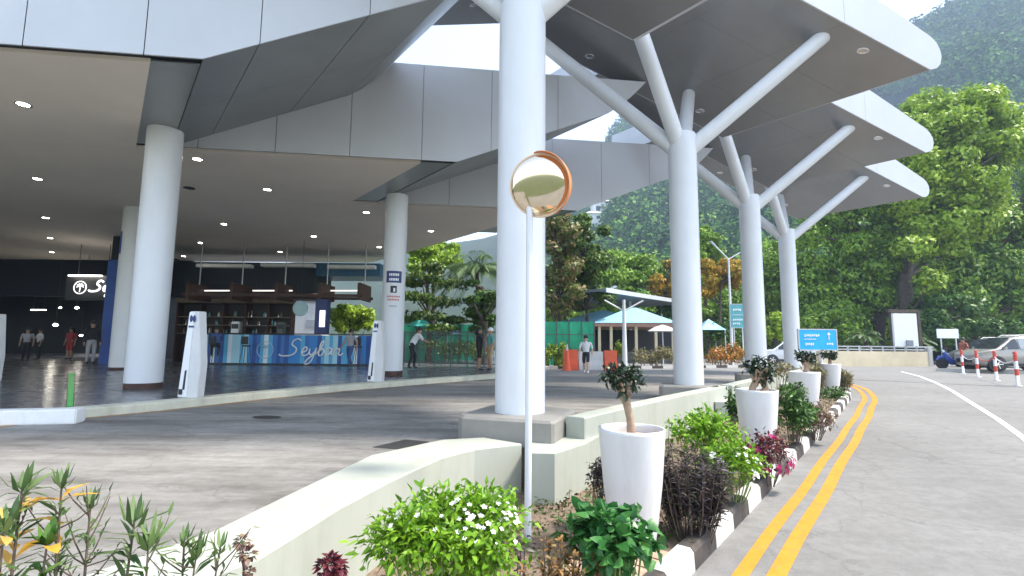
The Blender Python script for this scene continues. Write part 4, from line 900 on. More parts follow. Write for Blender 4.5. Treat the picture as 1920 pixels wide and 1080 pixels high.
tree('tiered_tree', 'dark tree of flat layered boughs right of the column with the blue plaque', 800, 34, [(806, 650), (804, 590), (800, 520)],
     [(x, y, r, r * .26, 330, dy) for x, y, r, dy in ((790, 520, 40, 0), (840, 532, 42, 1), (776, 556, 36, -1), (826, 566, 46, .5), (800, 592, 44, 0), (850, 600, 30, 1), (770, 600, 26, 0), (810, 500, 30, 0), (830, 616, 34, -.5), (775, 532, 24, 1))], 0, .26, 'tiered', tr=.2)
tree('tiered_tree', 'dark tree with thick trunk just left of the nearest canopy shaft', 908, 33, [(908, 660), (906, 600), (904, 540)], in_oval(900, 560, 34, 34, 14, 12, 22, 230, flat=.5) + in_oval(905, 600, 24, 24, 8, 10, 18, 200, flat=.5), 0, .25, 'tree_dark', tr=.36)
tree('frangipani_tree', 'rounded frangipani tree seen through the opening behind the striped bar', 662, 37, [(662, 650), (660, 610), (650, 590)], in_oval(660, 594, 44, 24, 26, 9, 16, 190, 1.5), 0, .26, 'tree_light', tr=.12)
def palm(label, px, Y, top, crown, n, ln, group=None, z=0):
    base = ground(px, Y, z); root = thing('palm_tree', label, 'palm', base, 0, group); t = W(*top, Y) - base; b = MB()
    b.tube([Vector((0, 0, -.2)), t * .5 + Vector((.1, 0, 0)), t], [.19, .15, .13], 10); b.build('trunk', M['bark_dark'], root); lf = MB()
    for q in range(n):
        a = q * 2.4; el = random.uniform(-.1, 1.25); d = Vector((math.cos(a) * math.cos(el), math.sin(a) * math.cos(el), math.sin(el))); pts = [t + d * (ln * s) - UP * (ln * .55 * s * s) for s in (0, .2, .4, .6, .8, 1.0)]
        lf.tube(pts, [.03, .028, .024, .02, .014, .006], 5)
        for i in range(5):
            for s in range(6):
                p = pts[i].lerp(pts[i + 1], s / 6); dd = (pts[i + 1] - pts[i]).normalized(); sd_ = dd.cross(UP).normalized()
                for sg_ in (-1, 1): lf.leaf(p, sd_ * sg_ + dd * .8 - UP * .35, UP, ln * .26, .06, 0, .2)
    lf.build('fronds', L['palm'], root)
palm('feathery palm under the ceiling edge left of the nearest canopy shaft', 896, 36, (894, 505), None, 26, 3.0, 'palms')
palm('small palm at the barrier wall left of the white billboard', 1622, 42, (1622, 632), None, 16, 1.5, 'palms')
palm('small palm at the foot of the white billboard on its right', 1722, 41, (1722, 640), None, 14, 1.2, 'palms')
def hedge(name, label, px, py, Y, rx, ry, n, size, mat, z0=0, group=None):
    c = W(px, py, Y); k = Y / FPX; base = Vector((c.x, c.y, z0)); root = thing(name, label, 'hedge', base, 0, group); cc = c - base; b = MB()
    for q in range(9):
        a = random.uniform(-1, 1); b.tube([(a * rx * k * .6, 0, -.1), cc + Vector((a * rx * k * .8, random.uniform(-.2, .2), ry * k * .4))], [.03, .012], 5)
    b.build('stems', M['stem_brown'], root)
    cl_ = [((cc.x + random.uniform(-.75, .75) * rx * k, random.uniform(-.4, .4) * rx * k * .6, cc.z + random.uniform(-.6, .6) * ry * k), (rx * k * .38, rx * k * .3, ry * k * .5), n // 12) for q in range(12)]
    quads_mesh('leaves', cloud(cl_, size, .4, .55, .4), L[mat], None, root)
hedge('hedge', 'yellow-green hedge beside the nearest canopy shaft in front of green netting', 1040, 664, 31, 24, 24, 1500, .16, 'lime_hedge')
hedge('dry_hedge', 'long dry flowering hedge behind the far kerb left of the second canopy shaft', 1230, 664, 33, 44, 17, 1600, .15, 'dry')
hedge('croton_hedge', 'orange and yellow croton hedge behind the far kerb between two canopy shafts', 1362, 662, 35, 42, 20, 1800, .17, 'croton')
hedge('hedge', 'small green bush beside the red and white road barriers', 1160, 655, 32.5, 12, 15, 600, .14, 'lime_hedge')
hedge('dry_hedge', 'low mixed bushes behind the metal railing left of the nearest canopy shaft', 850, 655, 32, 70, 20, 2000, .15, 'tiered')
hedge('hedge', 'dark green bushes below the golden yellow tree', 1350, 615, 44, 52, 26, 1800, .24, 'tree_dark')
# far kerb of black and white stones
b = MB(); fk = [ground(x, y_, .06) for x, y_ in ((1020, 29.5), (1120, 30.2), (1200, 31), (1280, 32), (1340, 33), (1400, 34), (1432, 36))]; k_ = 0
for p, q in zip(fk, fk[1:]):
    n = max(1, round((q - p).length / .8)); e = (q - p) / n
    for i in range(n): c = p + e * (i + .5); ax_ = e.normalized(); b.box(c, (e.length * .985, .18, .22), k_ % 2, (ax_, Vector((-ax_.y, ax_.x, 0)), UP)); k_ += 1
struct(b.build('far_kerb', [M['kerb_white'], M['kerb_black']]))
# houses on the slope
for i, (px, py, Y, w_, h_, lb) in enumerate(((1128, 398, 300, 12, 9, 'small white house high on the forested hill under the third fascia'), (1112, 412, 290, 9, 5, 'low white house just below the other on the forested hill'), (1078, 512, 130, 9, 6, 'white house half hidden behind the olive green tree'), (1130, 519, 120, 11, 3.4, 'pale pavilion roof house showing right of the olive green tree'))):
    p = W(px, py, Y); o = thing('house', lb, 'house', p - UP * h_ * .5, 0, 'white houses on the hillside')
    b = MB(); b.box((0, 0, h_ * .3), (w_, w_ * .8, h_ * 1.6)); b.build('wall', M['house_white'], o)
    b = MB(); e = w_ * .58; b.add([(-e, -e * .85, h_ * 1.1), (e, -e * .85, h_ * 1.1), (e, e * .85, h_ * 1.1), (-e, e * .85, h_ * 1.1), (-e * .4, 0, h_ * 1.1 + w_ * .22), (e * .4, 0, h_ * 1.1 + w_ * .22)], [(3, 2, 1, 0), (0, 1, 5, 4), (1, 2, 5), (2, 3, 4, 5), (3, 0, 4)]); b.build('roof', M['house_white'] if i != 2 else M['house_roof'], o)
    for sx in (-.25, .25): b = MB(); b.box((sx * w_, -w_ * .405, h_ * .62), (w_ * .2, .1, h_ * .34)); b.build('window', M['glass_dark'], o)
# ================================================================== BAR
YB = 27.5
bp = W(385, 690, YB); bx0 = W(385, 650, YB).x; bx1 = W(694, 650, YB).x; bz = W(500, 625, YB).z
bar = thing('bar_counter', 'long bar counter with blue striped front and white cursive lettering', 'bar counter', (bx0, YB, .17)); bo = Vector((bx0, YB, .17)); bw = bx1 - bx0; bh = bz - .17
b = MB(); b.box((bw / 2, .3, bh / 2 - .04), (bw, .6, bh - .08)); b.build('front_panel', M['counter_stripes'], bar)
b = MB(); b.box((bw / 2, .3, bh - .02), (bw + .2, .85, .05)); b.build('counter_top', M['black'], bar)
b = MB(); b.box((bw / 2, .02, .05), (bw, .05, .1)); b.build('plinth', M['black'], bar)
b = MB(); script(b, W(532, 667, YB - .03) - bo, AX, .82, .042); b.build('lettering', M['sign_white'], bar)
b = MB(); emblem(b, W(497, 656, YB - .03) - bo, AX, .44, .022); b.build('emblem', plain('pale_blue', (.45, .62, .75), .5), bar)
ys = 31.5; sx0, sx1 = W(332, 600, ys).x, W(546, 600, ys).x; st = W(400, 560, ys).z
sh_ = thing('back_bar_shelves', 'dark shelving unit with bottles and pale header behind the striped bar', 'shelves', (sx0, ys, .17)); sw = sx1 - sx0
b = MB(); b.box((sw / 2, .5, (st - .17) / 2), (sw, .08, st - .17)); b.build('back_panel', plain('brown_black', (.03, .022, .018), .6), sh_)
b = MB(); b.box((sw / 2, .1, st - .17 - .15), (sw, .9, .26)); b.build('header', M['timber_tan'], sh_)
for i in range(6): b = MB(); b.box((sw * i / 5, .2, (st - .45) / 2), (.09, .55, st - .45)); b.build('upright', M['timber_red'], sh_)
for i in range(3): b = MB(); b.box((sw / 2, .2, 1.75 + i * .52), (sw, .5, .05)); b.build('shelf', M['timber_tan'], sh_)
bm0 = None
BL_ = ['bottle_glass', 'white_plastic', 'sign_teal', 'timber_tan', 'chrome']
for q in range(46):
    lv = q % 3; x = sx0 + sw * (.05 + .9 * ((q * .618) % 1)); h = random.uniform(.22, .40)
    b = MB(); r = random.uniform(.04, .075); b.lathe((0, 0, 0), [(r, 0), (r, h * .6), (r * .35, h * .78), (r * .35, h)], 8)
    o = b.build('bottle', M[BL_[q % 5]]); o.location = (x, ys + .2 - .1 * (q % 2), .17 + 1.777 + lv * .52); tag(o, 'small bottle or jar on the shelves behind the striped bar', 'bottle', 'bottles behind the bar')
for i, (x0, x1, y0, y1, mt, lb) in enumerate(((432, 449, 603, 624, 'steel', 'steel coffee machine on the back counter behind the striped bar'), (518, 532, 604, 622, 'dark_steel', 'dark till screen on the bar counter top'))):
    p0, p1 = W(x0, y1, 29 if i == 0 else 27.8), W(x1, y0, 29 if i == 0 else 27.8); o = thing('coffee_machine' if i == 0 else 'till', lb, 'coffee machine' if i == 0 else 'till', (p0.x, p0.y, bz))
    b = MB(); b.box(((p1.x - p0.x) / 2, .2, (p1.z - bz) / 2), (p1.x - p0.x, .4, p1.z - bz)); bevel(b.build('body', M[mt], o), .03)
    b = MB(); b.box(((p1.x - p0.x) / 2, -.01, (p1.z - bz) * .6), ((p1.x - p0.x) * .8, .03, (p1.z - bz) * .4)); b.build('panel', M['black'], o)
    if i == 0: b = MB(); b.box(((p1.x - p0.x) / 2, .2, -(bz - .17) / 2), (1.2, .6, bz - .17)); b.build('cabinet', M['black'], o)
bc = thing('bar_pergola', 'hanging timber and steel frame with tube lights over the striped bar', 'pergola', W(520, 540, 29.5)); co = Vector(bc.location)
zc_ = 7.32
for i, px in enumerate((372, 452, 533, 612, 683)):
    p = W(px, 560, 29.5) - co; b = MB(); b.tube([p + UP * .3, Vector((p.x, p.y, zc_ - co.z))], .035, 8); b.build('hanger', M['steel'], bc)
    b = MB(); b.box(p + Vector((0, 0, .35)), (.18, 2.2, .95)); b.build('bracket', M['timber_red'], bc)
p0, p1 = W(362, 556, 29.5) - co, W(690, 556, 29.5) - co
for dy in (-1, 1): b = MB(); b.box((p0 + p1) / 2 + Vector((0, dy, 0)), (p1.x - p0.x, .12, .16)); b.build('beam', M['timber_red'], bc)
for (x0, x1, y, dy) in ((378, 445, 545, .4), (362, 426, 552, -.6), (474, 548, 545, .4), (460, 512, 553, -.6), (552, 602, 552, -.5), (614, 674, 545, .4)):
    a, c = W(x0, y, 29.5 + dy) - co, W(x1, y, 29.5 + dy) - co; b = MB(); b.tube([a, c], .04, 10); tl = b.build('tube_light', M['tube_glow'], bc); b = MB(); b.tube([a + Vector((.2, 0, .03)), a + Vector((.2, 0, .5))], .012, 5); b.build('cord', M['black'], tl)
b = MB(); a, c = W(330, 520, 33) - co, W(606, 520, 33) - co; b.box((a + c) / 2 - UP * .32, (c.x - a.x, 3.0, 2.2)); b.build('roof_panel', plain('dark_blue_black', (.008, .014, .024), .6), bc)
b = MB(); a, c = W(606, 511, 33) - co, W(722, 511, 33) - co; b.box((a + c) / 2, (c.x - a.x, 2.6, .85)); b.build('blue_panel', M['deep_blue_roof'], bc)
for x0, x1, y in ((372, 472, 499), (492, 590, 498), (616, 704, 501)): a, c = W(x0, y, 30.8) - co, W(x1, y, 30.8) - co; b = MB(); b.box((a + c) / 2, (c.x - a.x, .5, .20)); b.build('soffit_strip', plain('strip_grey', (.6, .62, .6), .6), bc)
o = thing('round_sign', 'round teal sign hanging above the right part of the striped bar', 'sign', W(563, 578, 28.6)); r = 14 / FPX * 28.6
b = MB(); b.lathe((0, 0, 0), [(r, 0), (r, .08)], 32, 0, (Vector((1, 0, 0)), UP, Vector((0, 1, 0)))); b.build('disc', M['teal'], o)
b = MB(); b.lathe((0, -.004, 0), [(r, 0), (r * 1.04, .02), (r, .09)], 32, 0, (Vector((1, 0, 0)), UP, Vector((0, 1, 0)))); b.build('rim', plain('pale_teal', (.45, .66, .70), .5), o)
b = MB(); b.tube([(0, .04, r), (0, .04, zc_ - o.location.z)], .012, 6); b.build('cord', M['black'], o)
o = thing('drinks_cooler', 'tall dark blue cooler with pale lilac screen standing on the striped bar', 'cooler', W(605, 622, 28.2)); a, c = W(592, 620, 28.2), W(618, 562, 28.2)
o.location = ((a.x + c.x) / 2, 28.2, bz); b = MB(); b.box((0, 0, (c.z - bz) / 2), (c.x - a.x, .5, c.z - bz)); bevel(b.build('cabinet', M['navy'], o), .02)
b = MB(); b.box((.08, -.255, (c.z - bz) * .44), ((c.x - a.x) * .45, .02, (c.z - bz) * .48)); b.build('screen', plain('screen_lilac', (.45, .45, .68), .4, emit=(.5, .5, .8), estr=.6), o)
o = thing('white_kiosk', 'white kiosk with a shuttered window seen through the opening behind the bar', 'kiosk', ground(574, 46, 0)); a, c = W(545, 560, 46), W(600, 560, 46)
b = MB(); b.box((0, 1, 2.6), (c.x - a.x, 2, 5.2)); b.build('wall', M['house_white'], o)
b = MB(); b.box((.35, -.02, 3.1), (.9, .06, .7)); b.build('window', plain('shutter', (.45, .47, .5), .5), o)
b = MB(); b.box((0, 1, 5.28), (c.x - a.x + .4, 2.4, .16)); b.build('roof', M['grey_roof'], o)
# bar stools
def stool(label, px, Y):
    p = ground(px, Y, .172); o = thing('bar_stool', label, 'stool', p, 0, 'stools at the striped bar'); b = MB(); b.lathe((0, 0, 1.0), [(.2, 0), (.22, .03), (.2, .07), (.001, .08)], 16); b.build('seat', M['black'], o)
    b = MB(); b.box((0, -.2, 1.32), (.36, .04, .42)); b.build('backrest', M['black'], o)
    for sx in (-1, 1):
        for sy in (-1, 1): b = MB(); b.tube([(sx * .12, sy * .12, 1.0), (sx * .22, sy * .22, 0)], .018, 6); b.build('leg', M['dark_steel'], o)
stool('dark bar stool left of the seated drinkers at the striped bar, near its left end', 402, 26.6)
stool('dark bar stool in front of the round emblem on the striped bar', 462, 26.6)
stool('dark bar stool right of the lettering, next to the child at the striped bar', 672, 26.6)
# ================================================================== PEOPLE
JT = dict(pelvis=(0, 0, .53), chest=(0, 0, .70), neck=(0, 0, .825), head=(0, .012, .885), top=(0, .008, .95))
RJ = dict(pelvis=.082, chest=.088, neck=.034, head=.060, top=.046)
for s_, sg_ in (('l', -1), ('r', 1)):
    JT.update({'sh' + s_: (sg_ * .112, 0, .80), 'el' + s_: (sg_ * .145, -.015, .645), 'wr' + s_: (sg_ * .15, .03, .50), 'pa' + s_: (sg_ * .15, .04, .46), 'hi' + s_: (sg_ * .052, 0, .505), 'kn' + s_: (sg_ * .056, .015, .285), 'an' + s_: (sg_ * .056, -.01, .05), 'to' + s_: (sg_ * .062, .085, .022)})
    RJ.update({'sh' + s_: .042, 'el' + s_: .029, 'wr' + s_: .019, 'pa' + s_: .022, 'hi' + s_: .062, 'kn' + s_: .043, 'an' + s_: .028, 'to' + s_: .024})
def person(label, pos, H, face, top, bottom, skin='skin', pose=None, short=False, sleeves=True, hair_len=0, cap=None, shoes='black', group=None):
    J = dict(JT); J.update(pose or {}); names = list(J); vs = [Vector(J[n]) for n in names]; rs = [RJ[n] for n in names]; es = []; zone = []
    ix = {n: i for i, n in enumerate(names)}
    def e(a, c, z): es.append((ix[a], ix[c])); zone.append(z)
    e('pelvis', 'chest', 0); e('chest', 'neck', 0); e('neck', 'head', 2); e('head', 'top', 2)
    for s_ in 'lr':
        e('chest', 'sh' + s_, 0); e('sh' + s_, 'el' + s_, 0); e('el' + s_, 'wr' + s_, 0 if sleeves == 'long' else 2); e('wr' + s_, 'pa' + s_, 2)
        e('pelvis', 'hi' + s_, 1); e('hi' + s_, 'kn' + s_, 1); e('kn' + s_, 'an' + s_, 2 if short else 1); e('an' + s_, 'to' + s_, 3)
        pa = vs[ix['pa' + s_]]; d = (pa - vs[ix['wr' + s_]]).normalized(); sg_ = -1 if s_ == 'l' else 1; fw = Vector((0, 1, 0)); sdv = d.cross(fw); sdv = sdv.normalized() if sdv.length > .2 else Vector((1, 0, 0)); acr = sdv.cross(d).normalized()
        for q, (o_, ln) in enumerate(((.013, .042), (.0045, .050), (-.0045, .046), (-.013, .036), (.02, .026))):
            root_ = pa + acr * o_ * .8 - d * (.016 if q == 4 else 0); m = root_ + d * ln * .5 + acr * (o_ * .4 if q < 4 else .014); tip = m + d * ln * .45 - sdv * .006 * sg_
            i0 = len(vs); vs += [m, tip]; rs += [.0062, .0052]; es += [(ix['pa' + s_], i0), (i0, i0 + 1)]; zone += [2, 2]
    me = bpy.data.meshes.new('body'); me.from_pydata([v * H for v in vs], es, []); tmp = bpy.data.objects.new('body_tmp', me); COL.objects.link(tmp)
    tmp.modifiers.new('s', 'SKIN'); lay = me.skin_vertices[0].data
    for i, r in enumerate(rs): lay[i].radius = (r * H, r * H)
    lay[0].use_root = True
    sb = tmp.modifiers.new('u', 'SUBSURF'); sb.levels = 1; sb.render_levels = 1
    bpy.context.view_layer.update(); dg = bpy.context.evaluated_depsgraph_get(); nm = bpy.data.meshes.new_from_object(tmp.evaluated_get(dg)); bpy.data.objects.remove(tmp); nm.name = 'body'
    for mt in (top, bottom, skin, shoes): nm.materials.append(M[mt])
    seg = [(vs[a] * H, vs[c] * H, z) for (a, c), z in zip(es, zone)]
    for p in nm.polygons:
        c = p.center; best = 9e9
        for a, d, z in seg:
            ab = d - a; t = max(0, min(1, (c - a).dot(ab) / max(1e-9, ab.length_squared))); q = (c - a - ab * t).length
            if q < best: best, bz_, bt_ = q, z, t
        p.material_index = bz_; p.use_smooth = True
        hz_ = c.z / H
        if bz_ == 0 and hz_ < .55 + 0 and abs(c.x) < .1 * H and not pose: p.material_index = 1
    root = thing('person', label, 'person', pos, rad(-face), group); o = bpy.data.objects.new('body', nm); COL.objects.link(o); o.parent = root
    hc = (Vector(J['head']) * .45 + Vector(J['top']) * .55) * H; b = MB(); n = 14; V = []
    rows = [(0, 1.0), (.35, .94), (.7, .75), (1.0, .5), (1.25, .24)]
    prof = [(.066 * H * math.sin(a), .072 * H * math.cos(a)) for a in [i * .22 for i in range(9)]][::-1]
    b.lathe(hc - Vector((0, .010 * H, 0)), [(max(r, .0005), z) for r, z in prof], 16)
    if hair_len: b.tube([hc + Vector((0, -.05 * H, .0)), hc + Vector((0, -.072 * H, -.09 * H)), hc + Vector((0, -.065 * H, -hair_len * H))], [.05 * H, .045 * H, .02 * H], 10)
    b.build('cap' if cap else 'hair', M[cap or 'hair'], root)
    return root
PS = {'knl': (-.056, .02, .285)}
WALK = dict(knl=(-.055, .10, .30), anl=(-.055, .09, .06), tol=(-.06, .17, .03), knr=(.055, -.02, .28), anr=(.055, -.14, .09), tor=(.06, -.07, .03), ell=(-.15, -.07, .66), wrl=(-.15, -.06, .52), pal=(-.15, -.05, .485), elr=(.15, .05, .66), wrr=(.15, .13, .55), par=(.15, .16, .53))
LEAN = dict(pelvis=(0, -.10, .53), chest=(0, .0, .69), neck=(0, .06, .80), head=(0, .10, .855), top=(0, .11, .92), shl=(-.11, .05, .785), shr=(.11, .05, .785), ell=(-.14, .13, .68), wrl=(-.10, .24, .64), pal=(-.09, .28, .64), elr=(.14, .12, .66), wrr=(.12, .23, .61), par=(.11, .27, .61), hil=(-.052, -.1, .505), hir=(.052, -.1, .505), knl=(-.06, .02, .29), knr=(.06, -.10, .28), anr=(.06, -.18, .06), tor=(.06, -.1, .03))
SIT = dict(hil=(-.06, .0, .505), hir=(.06, 0, .505), knl=(-.075, .235, .50), knr=(.075, .235, .50), anl=(-.07, .22, .27), anr=(.07, .22, .27), tol=(-.07, .30, .24), tor=(.07, .30, .24), ell=(-.15, .06, .65), wrl=(-.10, .19, .62), pal=(-.09, .225, .62), elr=(.15, .06, .65), wrr=(.10, .19, .62), par=(.09, .225, .62))
RIDE = dict(SIT); RIDE.update(ell=(-.16, .10, .68), wrl=(-.14, .25, .62), pal=(-.14, .28, .61), elr=(.16, .10, .68), wrr=(.14, .25, .62), par=(.14, .28, .61))
PHONE = dict(elr=(.15, .06, .67), wrr=(.07, .16, .73), par=(.05, .18, .75))
def at_floor(px, py): return at(px, py, .175)
person('woman in white top and dark shorts walking in front of the road barriers', at(1099, 701, 0), 1.93, 195, 'cloth_white', 'cloth_black', 'skin_pale', WALK, True, True, .10, shoes='cloth_white')
person('man in white shirt and black trousers leaning on the railing beside the blue-plaque column', at_floor(778, 692), 2.15, 60, 'cloth_white', 'cloth_black', 'skin', LEAN, False, True)
person('person in black top with bare legs standing at the railing by the nearest canopy shaft', at_floor(898, 695), 2.1, 80, 'cloth_black', 'cloth_black', 'skin', PHONE, True, True, .12)
person('person in white cap and green top standing at the railing by the nearest canopy shaft', at_floor(919, 696), 2.05, 250, 'cloth_teal', 'cloth_khaki', 'skin', None, True, True, cap='cloth_white')
person('child in dark top standing against the striped bar right of the lettering', at_floor(655, 690), 1.95, 200, 'cloth_grey', 'cloth_blue', 'skin', WALK, False, True)
person('person in blue top seated on a stool at the left end of the striped bar', ground(404, 26.55, .172 + .02), 2.05, 330, 'cloth_blue', 'cloth_black', 'skin', SIT, False, True)
person('person in grey shirt standing in the dark hall, left of the lamps', ground(50, 30, .175), 2.0, 150, 'cloth_grey', 'cloth_black', 'skin', None, False, True)
person('person in pale shirt standing in the dark hall, nearer the lamps', ground(74, 31, .175), 2.0, 210, 'cloth_white', 'cloth_black', 'skin', PHONE, False, True)
person('person in pale trousers leaning beside the blue wall panel', ground(171, 26.3, .175), 2.3, 120, 'cloth_black', 'cloth_grey', 'skin', None, False, 'long')
person('woman in red dress far inside the dark hall', ground(132, 32, .175), 2.1, 180, 'cloth_red', 'cloth_red', 'skin', None, True, True, .12)
# ================================================================== STREET FURNITURE
def totem(label, px, py, h, Y=None):
    p = at(px, py, .172) if Y is None else ground(px, Y, .172); o = thing('totem', label, 'totem', p, rad(-8), 'white totems at the terminal kerb'); k = h / 1.95
    b = MB(); pr = [(-.28, 0), (.20, 0), (.23, .75), (.10, 1.95), (-.14, 1.95)]; b.prism([Vector((x * k, .0, z * k)) for x, z in pr], (0, .22 * k, 0)); bevel(b.build('body', M['white_plastic'], o), .012)
    b = MB(); b.prism([Vector((x * k, -.02, z * k)) for x, z in ((-.27, .02), (-.06, .02), (-.04, 1.2), (.0, 1.93), (-.13, 1.93))], (0, .025, 0)); b.build('front_plate', M['sign_white'], o)
    for sx in (-.075, .0): b = MB(); b.lathe(Vector((sx * k, -.028, 1.78 * k)), [(.036 * k, 0), (.036 * k, .008)], 12, 0, (Vector((1, 0, 0)), UP * 2.2, Vector((0, 1, 0)))); b.build('icon', M['navy'], o)
    b = MB(); b.box((-.06 * k, -.028, 1.60 * k), (.13 * k, .012, .04 * k)); b.build('icon', M['navy'], o)
    b = MB(); b.prism([Vector((x * k, -.03, z * k)) for x, z in ((-.16, .18), (-.11, .18), (-.09, .62), (-.13, .60))], (0, .012, 0)); b.build('arrow_mark', M['black'], o)
    b = MB(); b.box((-.2 * k, -.028, .13 * k), (.09 * k, .012, .12 * k)); b.build('arrow_mark', M['black'], o)
totem('white tapered totem right of the big left-hand column', 354, 746, 1.95)
totem('white tapered totem at the left of the column with the blue plaque', 704, 716, 2.0)
totem('white totem cut off by the left edge of the photo', -16, 0, 2.05, 15.5)
a, c = at(-260, 806, 0), at(141, 795, 0); e = (c - a).normalized(); nn = Vector((-e.y, e.x, 0))
b = MB(); b.prism([a, c, c + nn * .32, a + nn * .32], UP * .25); tag(bevel(b.build('kerb_block', plain('block_white', (.80, .80, .77), .7, var=.06, vscale=4, dirt=((.4, .38, .33), 3, .35))), .02), 'long white painted concrete block against the terminal kerb at the left edge', 'kerb block')
def cover(name, label, pts, z=.006):
    b = MB(); P = [at(x, y, z) for x, y in pts]; b.prism(P, UP * -.05); tag(b.build(name, plain(name + '_iron', (.05, .048, .045), .7, .3, var=.5, vscale=30)), label, 'drain cover')
cover('drain_cover', 'dark drain grate in the lane beside the curving pale wall', [(698, 838), (748, 842), (805, 828), (760, 824)])
cover('manhole_cover', 'round dark manhole cover in the middle of the drop-off lane', [(500 + 28 * math.cos(i * .628), 782 - 3.2 * math.sin(i * .628)) for i in range(10)])
# railing beside the floor
ra, rb = at_floor(757, 684), at_floor(940, 689); rt = W(850, 621, (ra.y + rb.y) / 2).z; n = 7; o = thing('railing', 'dark metal railing between the blue-plaque column and the nearest canopy shaft', 'railing', ra)
for i in range(n): p = (rb - ra) * i / (n - 1); b = MB(); b.box(p + UP * (rt - .17) / 2, (.07, .07, rt - .17)); b.build('post', M['dark_steel'], o)
for f in (.08, .97): b = MB(); b.box((rb - ra) / 2 + UP * (rt - .17) * f, ((rb - ra).length, .05, .07), 0, ((rb - ra).normalized(), Vector((-(rb - ra).y, (rb - ra).x, 0)).normalized(), UP)); b.build('rail', M['dark_steel'], o)
b = MB()
for i in range(60): b.box((rb - ra) * (i + .5) / 60 + UP * (rt - .17) * .52, (.02, .02, (rt - .17) * .86))
b.build('balusters', M['dark_steel'], o)['kind'] = 'stuff'
def net_fence(label, x0, x1, Y0, Y1, ytop, n=5):
    a, c = ground(x0, Y0), ground(x1, Y1); h = W(x0, ytop, Y0).z; o = thing('net_fence', label, 'fence', a, 0, 'green netting fences'); d = c - a
    b = MB(); m = 24; V = []; nv = Vector((-d.y, d.x, 0)).normalized()
    for i in range(m + 1):
        w_ = .06 * math.sin(i * 1.7) + .04 * math.sin(i * 3.1)
        V += [d * i / m + nv * w_ + UP * .05, d * i / m - nv * w_ + UP * (h * (.99 + .012 * math.sin(i * 2.3)))]
    V += [v + nv * .02 for v in V]; k = 2 * (m + 1)
    b.add(V, [(2 * i, 2 * i + 2, 2 * i + 3, 2 * i + 1) for i in range(m)] + [(k + 2 * i, k + 2 * i + 1, k + 2 * i + 3, k + 2 * i + 2) for i in range(m)], 0, True); b.build('netting', M['green_net'], o)
    for i in range(n): b = MB(); b.box(d * i / (n - 1) - nv * .12 + UP * h / 2, (.07, .07, h + .1)); b.build('post', M['dark_steel'], o)
    for f in (.35, .7): b = MB(); b.box(d / 2 - nv * .14 + UP * h * f, (d.length, .04, .05), 0, (d.normalized(), nv, UP)); b.build('rail', M['dark_steel'], o)
net_fence('green netting fence behind the road barriers right of the nearest canopy shaft', 1020, 1114, 34, 34, 602)
net_fence('green netting fence behind the metal railing and layered tree', 752, 890, 37, 38, 606, 6)
def parasol(label, px, ytip, yedge, w_px, Y, mat):
    a = W(px, ytip, Y); g = ground(px, Y); r = w_px / 2 / FPX * Y; e = W(px, yedge, Y); o = thing('parasol', label, 'parasol', g, 0, 'parasols beyond the terminal'); b = MB()
    b.lathe((0, 0, 0), [(r, e.z), (r * .55, e.z + (a.z - e.z) * .62), (.03, a.z)], 8, sm=False); b.lathe((0, 0, 0), [(r * .98, e.z - .02), (.03, a.z - .1)], 8, sm=False); b.build('canopy', M[mat], o)
    b = MB(); b.tube([(0, 0, 0), (0, 0, a.z)], .04, 8); b.build('pole', M['white_paint'], o)
M['turquoise'] = plain('turquoise', (.08, .52, .45), .8, var=.1)
parasol('turquoise parasol above the leaning man at the railing', 786, 594, 612, 50, 34, 'turquoise')
parasol('pale turquoise parasol left of the thick dark tree', 838, 610, 626, 54, 35, 'blue_tiles')
parasol('white parasol at the right end of the blue-roofed pavilion', 1243, 609, 621, 56, 35, 'white_plastic')
# blue-roofed pavilion
def hip(parent, org, x0, x1, xa, ya, ye, Y, dep, mat):
    a, c, t = W(x0, ye, Y) - org, W(x1, ye, Y) - org, W(xa, ya, Y + dep / 2) - org; t.z = W(xa, ya, Y + dep / 2).z - org.z
    b = MB(); V = [a, c, c + Vector((0, dep, 0)), a + Vector((0, dep, 0)), t + Vector((-.3, 0, 0)), t + Vector((.3, 0, 0))]
    b.add(V, [(0, 1, 5, 4), (1, 2, 5), (2, 3, 4, 5), (3, 0, 4), (3, 2, 1, 0)]); b.build('roof', M[mat], parent)
    b = MB(); b.box((a + c) / 2 + Vector((0, dep / 2, -.16)), ((c - a).length - .1, dep - .1, .3)); b.build('eaves', M['soffit_brown'], parent)
pv_ = ground(1165, 40); pav = thing('pavilion', 'open pavilion with two pale blue hipped roofs and slim posts', 'pavilion', pv_)
hip(pav, pv_, 1050, 1196, 1132, 582, 603, 42, 7, 'blue_tiles'); hip(pav, pv_, 1112, 1272, 1187, 577, 605, 39, 7, 'blue_tiles')
for px in (1124, 1146, 1193, 1230, 1262): p = ground(px, 39.3) - pv_; b = MB(); b.box(p + UP * W(px, 608, 39.3).z / 2, (.2, .2, W(px, 608, 39.3).z)); b.build('post', M['beige_wall'], pav)
b = MB(); a, c = ground(1100, 46.5) - pv_, ground(1275, 46.5) - pv_; b.box((a + c) / 2 + UP * 1.4, ((c - a).length, .2, 2.8)); b.build('back_wall', M['interior_dark'], pav)
b = MB(); a, c = ground(1112, 39.6) - pv_, ground(1268, 39.6) - pv_; b.box((a + c) / 2 + UP * .45, ((c - a).length, .1, .9)); b.build('railing', M['dark_steel'], pav)
o = thing('tent', 'small blue tent roof just right of the second canopy shaft', 'tent', ground(1330, 44)); b = MB(); e = 1.1
z1, z0 = W(1330, 598, 44).z, W(1330, 619, 44).z; b.add([(-e, -e, z0), (e, -e, z0), (e, e, z0), (-e, e, z0), (0, 0, z1)], [(0, 1, 4), (1, 2, 4), (2, 3, 4), (3, 0, 4), (3, 2, 1, 0)]); b.build('roof', M['blue_tiles'], o)
